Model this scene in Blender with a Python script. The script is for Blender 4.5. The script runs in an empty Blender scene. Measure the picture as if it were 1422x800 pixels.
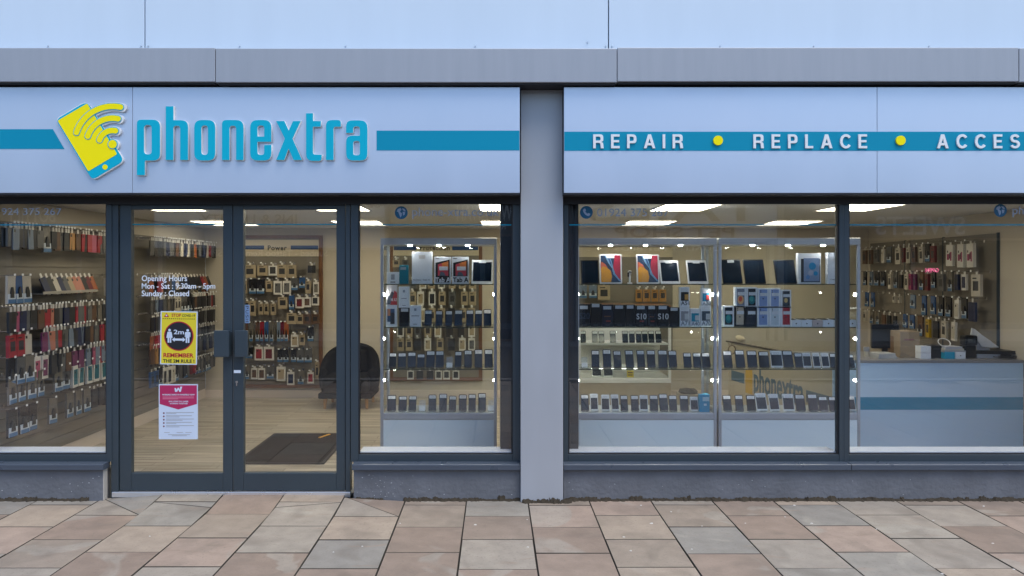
import bpy, bmesh, math, random
from mathutils import Vector
random.seed(7)
R = math.radians
S = bpy.context.scene
COL = S.collection

# ------------------------------------------------------------------ camera
F = 1020.0; VX, VY = 688.0, 377.0; CY, CZ = -5.45, 1.70     # focal length in photo pixels, eye line, camera place
cd = bpy.data.cameras.new('camera'); cam = bpy.data.objects.new('camera', cd); COL.objects.link(cam)
cam.location = (0, CY, CZ); cam.rotation_euler = (R(90), 0, 0)
cd.sensor_width = 36; cd.lens = 36 * F / 1422
cd.shift_x = (711 - VX) / 1422; cd.shift_y = -(400 - VY) / 1422
cd.clip_start = .05; cd.clip_end = 2000
S.camera = cam
# ------------------------------------------------------------------ sky and sun (overcast)
SUN_EL, SUN_AZ = R(64), R(140)
w = bpy.data.worlds.new('World'); S.world = w; w.use_nodes = True
nt = w.node_tree; bg = nt.nodes['Background']
sk = nt.nodes.new('ShaderNodeTexSky'); sk.sky_type = 'NISHITA'; sk.sun_disc = False
sk.sun_elevation = SUN_EL; sk.sun_rotation = SUN_AZ; sk.air_density = 1.0; sk.dust_density = 1.0; sk.ozone_density = 2.0
nt.links.new(sk.outputs[0], bg.inputs[0]); bg.inputs[1].default_value = .15
sd = bpy.data.lights.new('sun', 'SUN'); sd.energy = 1.5; sd.angle = R(40); sd.color = (1, .92, .80)
sun = bpy.data.objects.new('sun', sd); COL.objects.link(sun)
sdir = Vector((math.sin(SUN_AZ) * math.cos(SUN_EL), math.cos(SUN_AZ) * math.cos(SUN_EL), math.sin(SUN_EL)))
sun.rotation_euler = (-sdir).to_track_quat('-Z', 'Y').to_euler()
S.view_settings.view_transform = 'Standard'; S.view_settings.look = 'None'
S.view_settings.exposure = 0.75; S.view_settings.gamma = 1; S.view_settings.use_curve_mapping = False
cy = S.cycles
cy.max_bounces = 10; cy.diffuse_bounces = 4; cy.glossy_bounces = 5; cy.transmission_bounces = 6; cy.transparent_max_bounces = 32
cy.sample_clamp_indirect = 4; cy.use_denoising = True; cy.caustics_reflective = False; cy.caustics_refractive = False
LED = 7.0

# ------------------------------------------------------------------ helpers
def X(px, D): return (px - VX) * D / F
def Z(py, D): return CZ + (VY - py) * D / F
def Dy(y): return y - CY
def lin(r, g, b):
    f = lambda c: (c / 255 / 12.92) if c / 255 <= .04045 else ((c / 255 + .055) / 1.055) ** 2.4
    return (f(r), f(g), f(b))
MATS = {}
def mat(name, col=(.5, .5, .5), rough=.5, metal=0.0, var=0.0, scale=8.0, bump=0.0, emit=None, estr=1.0, spec=.5, stretch=(1, 1, 1), coat=0.0):
    if name in MATS: return MATS[name]
    m = bpy.data.materials.new(name); MATS[name] = m; m.use_nodes = True
    n = m.node_tree; b = n.nodes['Principled BSDF']
    b.inputs['Base Color'].default_value = (*col, 1); b.inputs['Roughness'].default_value = rough
    b.inputs['Metallic'].default_value = metal; b.inputs['Specular IOR Level'].default_value = spec
    b.inputs['Coat Weight'].default_value = coat
    if emit:
        b.inputs['Emission Color'].default_value = (*emit, 1); b.inputs['Emission Strength'].default_value = estr
    if var or bump:
        tc = n.nodes.new('ShaderNodeTexCoord'); mp = n.nodes.new('ShaderNodeMapping')
        mp.inputs['Scale'].default_value = stretch
        nz = n.nodes.new('ShaderNodeTexNoise'); nz.inputs['Scale'].default_value = scale; nz.inputs['Detail'].default_value = 6
        n.links.new(tc.outputs['Object'], mp.inputs[0]); n.links.new(mp.outputs[0], nz.inputs['Vector'])
        if var:
            mx = n.nodes.new('ShaderNodeMix'); mx.data_type = 'RGBA'
            mx.inputs['A'].default_value = (*[c * (1 - var) for c in col], 1); mx.inputs['B'].default_value = (*[min(1, c * (1 + var)) for c in col], 1)
            n.links.new(nz.outputs[0], mx.inputs['Factor']); n.links.new(mx.outputs['Result'], b.inputs['Base Color'])
            rr = n.nodes.new('ShaderNodeMapRange'); rr.inputs['To Min'].default_value = max(0, rough - .1); rr.inputs['To Max'].default_value = min(1, rough + .1)
            n.links.new(nz.outputs[0], rr.inputs[0]); n.links.new(rr.outputs[0], b.inputs['Roughness'])
        if bump:
            nz2 = n.nodes.new('ShaderNodeTexNoise'); nz2.inputs['Scale'].default_value = scale * 6; nz2.inputs['Detail'].default_value = 4
            n.links.new(mp.outputs[0], nz2.inputs['Vector'])
            bp = n.nodes.new('ShaderNodeBump'); bp.inputs['Strength'].default_value = bump; bp.inputs['Distance'].default_value = .01
            n.links.new(nz2.outputs[0], bp.inputs['Height']); n.links.new(bp.outputs[0], b.inputs['Normal'])
    return m
def glass_mat(name, tint=(.93, .95, .95), base=.04):
    if name in MATS: return MATS[name]
    m = bpy.data.materials.new(name); MATS[name] = m; m.use_nodes = True
    n = m.node_tree; n.nodes.remove(n.nodes['Principled BSDF']); out = n.nodes['Material Output']
    tr = n.nodes.new('ShaderNodeBsdfTransparent'); tr.inputs[0].default_value = (*tint, 1)
    gl = n.nodes.new('ShaderNodeBsdfGlossy'); gl.inputs['Roughness'].default_value = 0.0
    lw = n.nodes.new('ShaderNodeLayerWeight'); lw.inputs['Blend'].default_value = .5
    pw = n.nodes.new('ShaderNodeMath'); pw.operation = 'POWER'; pw.inputs[1].default_value = 5
    ma = n.nodes.new('ShaderNodeMath'); ma.operation = 'MULTIPLY_ADD'; ma.inputs[1].default_value = 1 - base; ma.inputs[2].default_value = base
    mx = n.nodes.new('ShaderNodeMixShader')
    n.links.new(lw.outputs['Facing'], pw.inputs[0]); n.links.new(pw.outputs[0], ma.inputs[0]); n.links.new(ma.outputs[0], mx.inputs[0])
    n.links.new(tr.outputs[0], mx.inputs[1]); n.links.new(gl.outputs[0], mx.inputs[2]); n.links.new(mx.outputs[0], out.inputs[0])
    return m
class MB:
    def __init__(s): s.v = []; s.f = []; s.m = []
    def box(s, x0, x1, y0, y1, z0, z1, m=0):
        i = len(s.v)
        s.v += [(x0, y0, z0), (x1, y0, z0), (x1, y1, z0), (x0, y1, z0), (x0, y0, z1), (x1, y0, z1), (x1, y1, z1), (x0, y1, z1)]
        for q in ((0, 1, 5, 4), (1, 2, 6, 5), (2, 3, 7, 6), (3, 0, 4, 7), (4, 5, 6, 7), (3, 2, 1, 0)):
            s.f.append(tuple(i + k for k in q)); s.m.append(m)
        return s
    def prism(s, pts, y0, y1, m=0, mback=None):            # convex-ish polygon in x,z (counter-clockwise seen from -y), y0 = front
        i = len(s.v); n = len(pts)
        s.v += [(x, y0, z) for x, z in pts] + [(x, y1, z) for x, z in pts]
        s.f.append(tuple(range(i, i + n))); s.m.append(m)
        s.f.append(tuple(range(i + 2 * n - 1, i + n - 1, -1))); s.m.append(m if mback is None else mback)
        for k in range(n):
            a, b = k, (k + 1) % n
            s.f.append((i + b, i + a, i + n + a, i + n + b)); s.m.append(m if mback is None else mback)
        return s
    def loft(s, rings, m=0, cap=True):
        i = len(s.v); n = len(rings[0])
        for r in rings: s.v += [tuple(p) for p in r]
        for a in range(len(rings) - 1):
            for k in range(n):
                s.f.append((i + a * n + k, i + a * n + (k + 1) % n, i + (a + 1) * n + (k + 1) % n, i + (a + 1) * n + k)); s.m.append(m)
        if cap:
            s.f.append(tuple(i + k for k in range(n - 1, -1, -1))); s.m.append(m)
            s.f.append(tuple(i + (len(rings) - 1) * n + k for k in range(n))); s.m.append(m)
        return s
    def tube(s, p0, p1, r0, r1=None, n=8, m=0):
        r1 = r0 if r1 is None else r1
        p0, p1 = Vector(p0), Vector(p1); d = (p1 - p0).normalized()
        a = d.orthogonal().normalized(); b = d.cross(a)
        ring = lambda p, r: [p + r * (math.cos(t) * a + math.sin(t) * b) for t in [2 * math.pi * k / n for k in range(n)]]
        return s.loft([ring(p0, r0), ring(p1, r1)], m)
    def mesh(s, name, mats):
        me = bpy.data.meshes.new(name); me.from_pydata(s.v, [], s.f)
        for q in mats: me.materials.append(q)
        for p, k in zip(me.polygons, s.m): p.material_index = k
        me.update(); return me
    def build(s, name, mats, parent=None, loc=None, bevel=0, seg=2, smooth=False):
        return link(s.mesh(name, mats if isinstance(mats, (list, tuple)) else [mats]), name, parent, loc, bevel, seg, smooth)
def link(me, name, parent=None, loc=None, bevel=0, seg=2, smooth=False):
    o = bpy.data.objects.new(name, me); COL.objects.link(o)
    if parent is not None:
        o.parent = parent
        if loc is None and parent.parent is None and parent.type == 'EMPTY': loc = tuple(-c for c in parent.location)
    if loc is not None: o.location = loc
    if smooth:
        for p in me.polygons: p.use_smooth = True
    if bevel:
        b = o.modifiers.new('bevel', 'BEVEL'); b.width = bevel; b.segments = seg; b.limit_method = 'ANGLE'; b.angle_limit = R(35)
    return o
def tag(o, label, cat, group=None, kind=None):
    if label: o['label'] = label
    if cat: o['category'] = cat
    if group: o['group'] = group
    if kind: o['kind'] = kind
    return o
def thing(name, loc, label, cat, group=None, rz=0):
    o = bpy.data.objects.new(name, None); COL.objects.link(o); o.location = loc; o.rotation_euler = (0, 0, rz); o.empty_display_size = .1
    return tag(o, label, cat, group)
def copy_tree(o, parent=None):
    c = o.copy(); COL.objects.link(c)
    if parent is not None: c.parent = parent
    for ch in list(o.children): copy_tree(ch, c)
    return c
def rnd(pts, seg=5):                                         # closed outline with a corner radius per point
    out = []; n = len(pts)
    for k in range(n):
        p = Vector(pts[k][:2]); r = pts[k][2] if len(pts[k]) > 2 else 0
        if r <= 0: out.append(tuple(p)); continue
        a = Vector(pts[k - 1][:2]) - p; b = Vector(pts[(k + 1) % n][:2]) - p
        la, lb = a.length, b.length; a.normalize(); b.normalize()
        r_ = min(r, la * .5, lb * .5)
        p0, p1 = p + a * r_, p + b * r_
        for t in [q / seg for q in range(seg + 1)]:
            q = (1 - t) ** 2 * p0 + 2 * t * (1 - t) * p * 1.0 + t * t * p1
            q = q.lerp(p, .10 * (4 * t * (1 - t)) * .5)
            out.append((q.x, q.y))
    return out
def curve_mesh(polys, depth, off=0):                                # filled outline (first) with holes, x,y plane -> faces -y after turning
    cu = bpy.data.curves.new('outline', 'CURVE'); cu.dimensions = '2D'; cu.fill_mode = 'BOTH'; cu.extrude = depth / 2; cu.offset = off
    for pl in polys:
        sp = cu.splines.new('POLY'); sp.points.add(len(pl) - 1); sp.use_cyclic_u = True
        for q, (x, y) in zip(sp.points, pl): q.co = (x, y, 0, 1)
    return to_mesh(cu)
def to_mesh(cu):
    o = bpy.data.objects.new('outline', cu); COL.objects.link(o)
    me = bpy.data.meshes.new_from_object(o.evaluated_get(bpy.context.evaluated_depsgraph_get()))
    bpy.data.objects.remove(o); bpy.data.curves.remove(cu)
    return me
def stand_up(me, y_front):                                   # x,y,z -> x, ., y with the front at y_front
    zs = [v.co.z for v in me.vertices]; zm = max(zs)
    for v in me.vertices: v.co = (v.co.x, y_front + (zm - v.co.z), v.co.y)
    me.update(); return me
def plate(name, polys, y_front, depth, mats, parent=None, loc=None, bevel=0, off=0):
    me = stand_up(curve_mesh(polys, depth, off), y_front); me.name = name
    mats = mats if isinstance(mats, (list, tuple)) else [mats]
    for q in mats: me.materials.append(q)
    if len(mats) > 1:
        for p in me.polygons: p.material_index = 0 if p.normal.y < -.7 else 1
    return link(me, name, parent, loc, bevel)
def text(name, body, y_front, m, x0=None, x1=None, z0=None, z1=None, depth=.0006, parent=None, loc=None, align='L', spacing=1.0, bold=0.0, turn=False, shear=0):
    cu = bpy.data.curves.new(name, 'FONT'); cu.body = body; cu.size = 1; cu.space_character = spacing; cu.offset = bold; cu.resolution_u = 3; cu.extrude = .01
    me = to_mesh(cu); me.name = name
    xs = [v.co.x for v in me.vertices]; ys = [v.co.y for v in me.vertices]
    a, b, c, d = min(xs), max(xs), min(ys), max(ys)
    sz = (z1 - z0) / (d - c)
    if x1 is not None and x0 is not None: sx = (x1 - x0) / (b - a); ox = x0
    else: sx = sz; ox = x0 if x0 is not None else x1 - sx * (b - a)
    if align == 'C' and x1 is None: ox = x0 - sx * (b - a) / 2
    for v in me.vertices: v.co = (ox + (v.co.x - a) * sx, y_front if v.co.z > 0 else y_front + depth, z0 + (v.co.y - c) * sz)
    if turn:
        for v in me.vertices: v.co.x, v.co.y = -v.co.x, -v.co.y
    me.update()
    ms = m if isinstance(m, (list, tuple)) else [m]
    for q in ms: me.materials.append(q)
    if len(ms) > 1:
        for p in me.polygons: p.material_index = 0 if p.normal.y < -.7 else 1
    return link(me, name, parent, loc)
def disc(cx, cz, r, n=24): return [(cx + r * math.cos(2 * math.pi * k / n), cz + r * math.sin(2 * math.pi * k / n)) for k in range(n)]
def rect(x0, x1, z0, z1, r=0): return rnd([(x0, z0, r), (x1, z0, r), (x1, z1, r), (x0, z1, r)])
ORD = ('first second third fourth fifth sixth seventh eighth ninth tenth eleventh twelfth thirteenth fourteenth fifteenth sixteenth seventeenth eighteenth nineteenth twentieth '
       + ' '.join('twenty-' + q for q in 'first second third fourth fifth sixth seventh eighth ninth'.split()) + ' thirtieth '
       + ' '.join('thirty-' + q for q in 'first second third fourth fifth sixth seventh eighth ninth'.split()) + ' fortieth '
       + ' '.join('forty-' + q for q in 'first second third fourth fifth sixth seventh eighth ninth'.split()) + ' fiftieth '
       + ' '.join('fifty-' + q for q in 'first second third fourth fifth sixth seventh eighth ninth'.split()) + ' sixtieth '
       + ' '.join('sixty-' + q for q in 'first second third fourth fifth sixth seventh eighth ninth'.split()) + ' seventieth '
       + ' '.join('seventy-' + q for q in 'first second third fourth fifth sixth seventh eighth ninth'.split())).split()

# ------------------------------------------------------------------ materials
M_clad = mat('pale blue cladding', (.60, .71, .83), .42, .0, .05, 1.5, 0.02, stretch=(3, 3, .5))
M_trim = mat('grey canopy trim', (.35, .375, .42), .42, .15, .09, 5, 0.03, stretch=(4, 4, .35))
M_pillar = mat('light grey pillar coating', (.395, .425, .47), .45, .1, .07, 3, .02, stretch=(2, 2, .6))
M_sign = mat('satin silver sign panel', (.54, .62, .745), .36, .5, .07, 1.3, stretch=(2, 2, .6))
M_black = mat('recess shade black', (.012, .013, .017), .6)  # near black carries the shade of recess, lintel and soffit
M_frame = mat('anthracite frame', lin(54, 66, 75), .38, 0, .06, 6, .02)
M_frame2 = mat('anthracite sill', lin(76, 86, 100), .3, .1, .08, 6)
M_alu = mat('brushed aluminium', (.75, .78, .83), .3, .8, .05, 12)
M_steel = mat('steel', (.6, .6, .62), .25, 1)
M_glass = glass_mat('window glass', (.985, .99, .995), .072)
M_cglass = glass_mat('cabinet glass', (.97, .985, .98), .014)
M_teal = mat('teal vinyl', lin(0, 144, 178), .5, spec=.2)
M_cyan = mat('cyan letter face', lin(0, 176, 206), .45, spec=.2)
M_white = mat('white acrylic', (.82, .84, .86), .35)
M_yellow = mat('yellow acrylic', (1.0, .86, 0), .45, spec=.2)
M_frost = mat('frosted vinyl', lin(150, 170, 200), .6)
M_vwhite = mat('white vinyl', (.78, .86, .97), .6)
M_paper = mat('paper white', (.78, .80, .82), .7)
M_print = mat('dark print', (.03, .03, .035), .6)
M_beige = mat('beige wall paint', (.55, .495, .405), .8, 0, .04, 2, .02)
M_ceil = mat('ceiling tile', (.66, .65, .62), .85, 0, .03, 3)
M_slat = mat('slat board', (.20, .178, .145), .6, 0, .06, 3)
M_skirt = mat('skirting', (.72, .63, .55), .5)
M_wood = mat('dark wood trim', lin(112, 72, 38), .5, 0, .2, 6, stretch=(1, 1, 8))
M_lgrey = mat('light grey cabinet board', (.74, .88, .95), .45, 0, .02, 3)
M_calu = mat('cabinet aluminium', (.55, .60, .68), .35, .6)
M_led = mat('light panel diffuser', (.8, .8, .75), .5, emit=(1, .90, .66), estr=LED)
M_spot = mat('cabinet spot lamp', (.8, .8, .8), .5, emit=(1, .96, .90), estr=120)
M_acr = glass_mat('clear acrylic', (.93, .95, .96), .07)
M_pblack = mat('black plastic', (.010, .011, .013), .35, spec=.3)
M_screen = mat('phone screen', (.008, .017, .032), .10, spec=.35)
M_pwhite = mat('white plastic', (.78, .79, .80), .35)
M_card = mat('price card', (.86, .88, .90), .6)
M_kraft = mat('brown cardboard', (.34, .26, .17), .8, 0, .08, 5)

# ------------------------------------------------------------------ ground and pavement
def pavement_mat():
    m = bpy.data.materials.new('sandstone slabs'); m.use_nodes = True; n = m.node_tree; b = n.nodes['Principled BSDF']
    L = n.links.new; N = n.nodes.new
    geo = N('ShaderNodeNewGeometry'); tc = N('ShaderNodeTexCoord')
    ramp = N('ShaderNodeValToRGB'); ramp.color_ramp.interpolation = 'CONSTANT'
    cols = [(0.349, 0.273, 0.224), (0.295, 0.247, 0.201), (0.285, 0.267, 0.236), (0.283, 0.22, 0.178), (0.322, 0.287, 0.244), (0.269, 0.216, 0.177), (0.259, 0.245, 0.222), (0.352, 0.292, 0.234), (0.258, 0.201, 0.163), (0.313, 0.28, 0.239)]
    e = ramp.color_ramp.elements
    while len(e) < len(cols): e.new(.5)
    for k, c in enumerate(cols): e[k].position = k / len(cols); e[k].color = (*c, 1)
    L(geo.outputs['Random Per Island'], ramp.inputs[0])
    off = N('ShaderNodeVectorMath'); off.operation = 'MULTIPLY_ADD'
    cmb = N('ShaderNodeCombineXYZ'); mul = N('ShaderNodeMath'); mul.operation = 'MULTIPLY'; mul.inputs[1].default_value = 57
    L(geo.outputs['Random Per Island'], mul.inputs[0]); L(mul.outputs[0], cmb.inputs[0]); L(mul.outputs[0], cmb.inputs[2])
    off.inputs[1].default_value = (1, 1, 1); L(tc.outputs['Object'], off.inputs[0]); L(cmb.outputs[0], off.inputs[2])
    def noise(scale, det, dist=0, st=None):
        z = N('ShaderNodeTexNoise'); z.inputs['Scale'].default_value = scale; z.inputs['Detail'].default_value = det; z.inputs['Distortion'].default_value = dist
        if st:
            mp = N('ShaderNodeMapping'); mp.inputs['Scale'].default_value = st; L(off.outputs[0], mp.inputs[0]); L(mp.outputs[0], z.inputs['Vector'])
        else: L(off.outputs[0], z.inputs['Vector'])
        return z
    def mix(a, bcol, fac, blend='MIX'):
        x = N('ShaderNodeMix'); x.data_type = 'RGBA'; x.blend_type = blend
        if isinstance(a, tuple): x.inputs['A'].default_value = (*a, 1)
        else: L(a, x.inputs['A'])
        if isinstance(bcol, tuple): x.inputs['B'].default_value = (*bcol, 1)
        else: L(bcol, x.inputs['B'])
        if isinstance(fac, float): x.inputs['Factor'].default_value = fac
        else: L(fac, x.inputs['Factor'])
        return x.outputs['Result']
    def step(src, a, bb):
        r = N('ShaderNodeMapRange'); r.inputs['From Min'].default_value = a; r.inputs['From Max'].default_value = bb; L(src, r.inputs[0]); return r.outputs[0]
    big = noise(1.6, 3, 1.0)
    sb = N('ShaderNodeMath'); sb.operation = 'MULTIPLY'; sb.inputs[1].default_value = .55; L(step(big.outputs[0], .63, .66), sb.inputs[0])
    c = mix(ramp.outputs[0], (.36, .335, .29), sb.outputs[0])          # two-tone slabs
    vein = noise(2.2, 5, 2.0, (1, 4.5, 1))
    c = mix(c, (.30, .235, .19), step(vein.outputs[0], .60, .75)); 
    cl = noise(9, 8)
    g = N('ShaderNodeMapRange'); g.inputs['From Min'].default_value = .25; g.inputs['From Max'].default_value = .75; g.inputs['To Min'].default_value = .84; g.inputs['To Max'].default_value = 1.12; L(cl.outputs[0], g.inputs[0])
    c = mix(c, g.outputs[0], 1.0, 'MULTIPLY')
    sp = noise(260, 2)
    c = mix(c, (.62, .60, .57), step(sp.outputs[0], .70, .80))
    st = noise(3.3, 8, .6)
    c = mix(c, (.15, .13, .11), step(st.outputs[0], .52, .95))
    gr = noise(70, 5)
    c = mix(c, (.17, .15, .13), step(gr.outputs[0], .58, .84))
    L(c, b.inputs['Base Color']); b.inputs['Roughness'].default_value = .62; b.inputs['Specular IOR Level'].default_value = .4
    bp = N('ShaderNodeBump'); bp.inputs['Strength'].default_value = .35; bp.inputs['Distance'].default_value = .004
    h = noise(45, 8); L(h.outputs[0], bp.inputs['Height']); L(bp.outputs[0], b.inputs['Normal'])
    return m
M_pave = pavement_mat()
M_joint = mat('joint sand', (.030, .026, .021), .95, 0, .4, 30)
M_ground = mat('tarmac beyond', (.12, .115, .11), .9, 0, .15, 2)
g = MB(); g.v = [(-300, -400, -.06), (300, -400, -.06), (300, 300, -.06), (-300, 300, -.06)]; g.f = [(0, 1, 2, 3)]; g.m = [0]
tag(g.build('ground', M_ground), None, None, kind='structure')
SL = .4545; X0 = -.214
def ramp_z(x, y):
    if y < -.32: return 0
    if x <= -2.93 or x >= -.86: return 0
    wx = min(1, (x + 2.93) / .30, (-.86 - x) / .30)
    return .034 * (y + .32) / .36 * max(0, wx)
j = MB()
j.box(-14, 14, -5.95, .03, -.05, -.022); j.box(-2.9, -.9, .0305, .1, -.05, -.022)
slabs = MB(); rs = random.Random(3)
def slab(poly):
    cx = sum(p[0] for p in poly) / len(poly); cyy = sum(p[1] for p in poly) / len(poly)
    dz = rs.uniform(-.0016, .0016); tx, ty = rs.uniform(-.003, .003), rs.uniform(-.003, .003)
    n = len(poly)
    def inset(d): 
        out = []
        for k in range(n):
            p0, p, p1 = Vector(poly[k - 1]), Vector(poly[k]), Vector(poly[(k + 1) % n])
            a = (p - p0).normalized(); b = (p1 - p).normalized(); na = Vector((-a.y, a.x)); nb = Vector((-b.y, b.x))
            bis = (na + nb); s_ = d / max(.35, bis.dot(na) / 1.0); out.append(p + bis * s_)
        return out
    zt = lambda q, off: (q.x, q.y, ramp_z(q.x, q.y) + dz + (q.x - cx) * tx + (q.y - cyy) * ty + off)
    gp = rs.uniform(.0016, .0040); r0 = [zt(q, -.03) for q in inset(gp)]; r1 = [zt(q, -.0025) for q in inset(gp)]; r2 = [zt(q, 0) for q in inset(gp + .0026)]
    i = len(slabs.v); slabs.v += r0 + r1 + r2
    for a in (0, 1):
        for k in range(n):
            slabs.f.append((i + a * n + k, i + a * n + (k + 1) % n, i + (a + 1) * n + (k + 1) % n, i + (a + 1) * n + k)); slabs.m.append(1)
    slabs.f.append(tuple(i + 2 * n + k for k in range(n))); slabs.m.append(0)
for c in range(-27, 28):
    xa, xb = X0 + c * SL, X0 + (c + 1) * SL
    xm = (xa + xb) / 2; door = -2.95 < xm < -1.0
    ytop = .055 if door else -.006
    off = -.33 if c % 2 == 0 else -.105
    off += rs.uniform(-.02, .02)
    ys = [ytop] + [off - .4545 * k for k in range(0, 13)]
    if ys[1] > ytop - .05: ys.pop(1)
    if c == 0: off = -.335
    for k in range(len(ys) - 1):
        hi, lo = ys[k], ys[k + 1] + (rs.uniform(-.012, .012) if k + 1 < len(ys) - 1 else 0)
        ys[k + 1] = lo
        q = [(xa, lo), (xb, lo), (xb, hi), (xa, hi)]
        if k == 0 and door and (c % 2 == 0 or hi - lo > .3):
            if xm < -2.3: slab([(xa, lo), (xb, lo), (xa, hi)]); slab([(xb, lo), (xb, hi), (xa, hi)])
            else: slab(q)
        elif k == 1 and door and c % 2 != 0 and xm < -2.0:
            zc = hi - .10
            slab([(xa, lo), (xb, lo), (xb, zc), (xa, hi)]); slab([(xb, zc), (xb, hi), (xa, hi)])
        elif k == 1 and door and xm > -1.7 and c % 2 != 0:
            slab([(xa, lo), (xb, lo), (xb, hi), (xa, hi - .10)]); slab([(xb, hi), (xa, hi), (xa, hi - .10)])
        elif k == 0 and -1.0 < xm < -.8 + SL and c == -2:
            slab([(xa, lo), (xb, lo), (xa + .03, hi), (xa, hi)]); slab([(xb, lo), (xb, hi), (xa + .03, hi)])
        else: slab(q)
pv = slabs.build('pavement', [M_pave, mat('grimy slab edge', (.065, .058, .048), .95, 0, .5, 20)]); tag(pv, None, None, kind='structure')
jb = j.build('pavement_bed', M_joint); tag(jb, None, None, kind='structure')
rd = MB().box(-40, 40, -11.2, -6.12, -.06, -.09 + .06).build('unseen_road', mat('road asphalt', (.05, .05, .052), .85, 0, .25, 12, .3)); tag(rd, None, None, kind='structure')  # unseen roadway, added dark so the panes mirror less brightness
kb = MB()
for k in range(-16, 16): kb.box(k * .9, k * .9 + .893, -6.115, -5.96, -.06, .0)
tag(kb.build('kerb', mat('granite kerb', (.30, .29, .28), .8, 0, .15, 20), bevel=.006), None, None, kind='structure')
fp = MB().box(-40, 40, -12.3, -11.2, -.06, .0).build('far_pavement', mat('far pavement', (.26, .24, .22), .85, 0, .1, 3)); tag(fp, None, None, kind='structure')
# soil and grime line at the foot of the walls, gum spots
M_soil = mat('damp soil', (.045, .036, .024), .95, 0, .5, 40, .5)
so = MB(); r2 = random.Random(5)
def soil(x0, x1, yo=0):
    x = x0
    while x < x1:
        wv = r2.uniform(.02, .10); h = r2.uniform(.010, .026) * (1.4 if r2.random() < .2 else 1); d = r2.uniform(.012, .035)
        n = 7; base = [(x + wv * k / (n - 1), -.004 - d * math.sin(math.pi * (k + .15) / (n - .7)) * r2.uniform(.6, 1)) for k in range(n)]
        i = len(so.v); so.v += [(a, yo + b, -.006) for a, b in base] + [(a, yo + b, .0015) for a, b in base] + [(a, yo + b * .35, h * r2.uniform(.5, 1)) for a, b in base] + [(a, yo + .004, h * r2.uniform(.8, 1.5)) for a, b in base]
        for lv in (0, 1, 2):
            for k in range(n - 1):
                so.f.append((i + lv * n + k, i + lv * n + k + 1, i + (lv + 1) * n + k + 1, i + (lv + 1) * n + k)); so.m.append(0)
        x += wv * r2.uniform(.5, .8)
soil(X(560, 5.45), X(722, 5.45)); soil(X(784, 5.45), 4.6); soil(X(494, 5.45), X(530, 5.45)); soil(X(725, 5.40), X(779, 5.40), -.0535); soil(X(-60, 5.45), X(120, 5.45))
tag(so.build('soil', M_soil), 'dark damp soil gathered along the foot of the grey plinths', 'soil', kind='stuff')
gm = MB()
for px, py, r in ((905, 727, 9), (1035, 727, 5), (932, 711, 6), (890, 702, 5), (975, 731, 4), (866, 746, 6), (876, 765, 6), (961, 763, 5), (660, 729, 7), (733, 760, 5), (503, 759, 4), (1127, 727, 6), (1379, 755, 7), (1366, 703, 6), (1296, 723, 5), (1217, 735, 4), (1408, 791, 6), (1308, 797, 7), (556, 727, 4), (732, 722, 4), (208, 745, 4), (463, 767, 4), (1090, 718, 5), (1103, 702, 8)):
    D = 1.7 * F / (py - VY); x = X(px, D); y = D + CY; rr = r * .0012
    pts = [(x + rr * math.cos(t) * r2.uniform(.6, 1.7), y + rr * math.sin(t) * r2.uniform(.6, 1.2)) for t in [k * .785 for k in range(8)]]
    i = len(gm.v); gm.v += [(a, b, .0005) for a, b in pts] + [(x + (a - x) * .6, y + (b - y) * .6, .0034) for a, b in pts]
    for k in range(8): gm.f.append((i + k, i + (k + 1) % 8, i + 8 + (k + 1) % 8, i + 8 + k)); gm.m.append(0)
    gm.f.append(tuple(i + 8 + k for k in range(8))); gm.m.append(0)
tag(gm.build('droppings', mat('gum and droppings', (.66, .65, .62), .8)), 'small white gum spots and droppings scattered over the sandstone slabs', 'droppings', kind='stuff')

# ------------------------------------------------------------------ the shop building
B = thing('shop_building', (0, 0, 0), 'single storey phone shop with pale cladding, grey pillar and anthracite glazed front', 'shop')
XL, XR = -5.2, 5.6
FLZ, CEZ, BACK = .01, 2.28, 4.40
# upper cladding panels
xs = [-5.6, X(201, 5.47), X(845, 5.47), 5.9]
ztrim = Z(66, 5.47)
for a, b in zip(xs, xs[1:]):
    MB().box(a + .004, b - .004, .02, .06, Z(112, 5.4), 4.9).build('cladding_panel', M_clad, B, bevel=.003)
MB().box(-5.6, 5.9, .07, .30, 2.9, 4.88).build('upper_wall', M_black, B)
for px in (816, 841, 850, 67, 196, 206, 333, 1130, 480, 660, 1000, 1290):
    x = X(px, 5.47); MB().tube((x, .02, ztrim + .008 + (.03 if px == 816 else 0)), (x, .012, ztrim + .008 + (.03 if px == 816 else 0)), .006, .005).build('fixing_screw', M_steel, B)
# canopy trim
D = 5.21; xs = [-5.6, X(299, D), X(857, D), X(1415, D), 5.9]
for k, (a, b) in enumerate(zip(xs, xs[1:])):
    dz = (0, -.004, .002, -.002)[k]
    t = MB().box(a + .002, b - .002, -.24, .015, Z(113.5, D) + dz, Z(66.5, D) + dz)
    t.build('canopy_trim', M_trim, B, bevel=.004)
    MB().box(a + .01, b - .01, -.22, .0, Z(115.5, D) + dz, Z(113.5, D) + dz - .001).build('canopy_drip_edge', M_black, B)
# recess between trim and sign, lintel; black colour puts their shade in
MB().box(-5.6, 5.9, .003, .018, 2.20, Z(112, 5.4) + .02).build('fascia_backing', M_black, B)
MB().box(-5.6, 5.9, .02, .30, 2.285, 2.9).build('lintel', M_black, B)
# pillar
MB().box(X(723, 5.40), X(782, 5.40), -.05, .12, 0.002, Z(112.5, 5.40)).build('pillar', M_pillar, B, bevel=.004)
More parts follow.
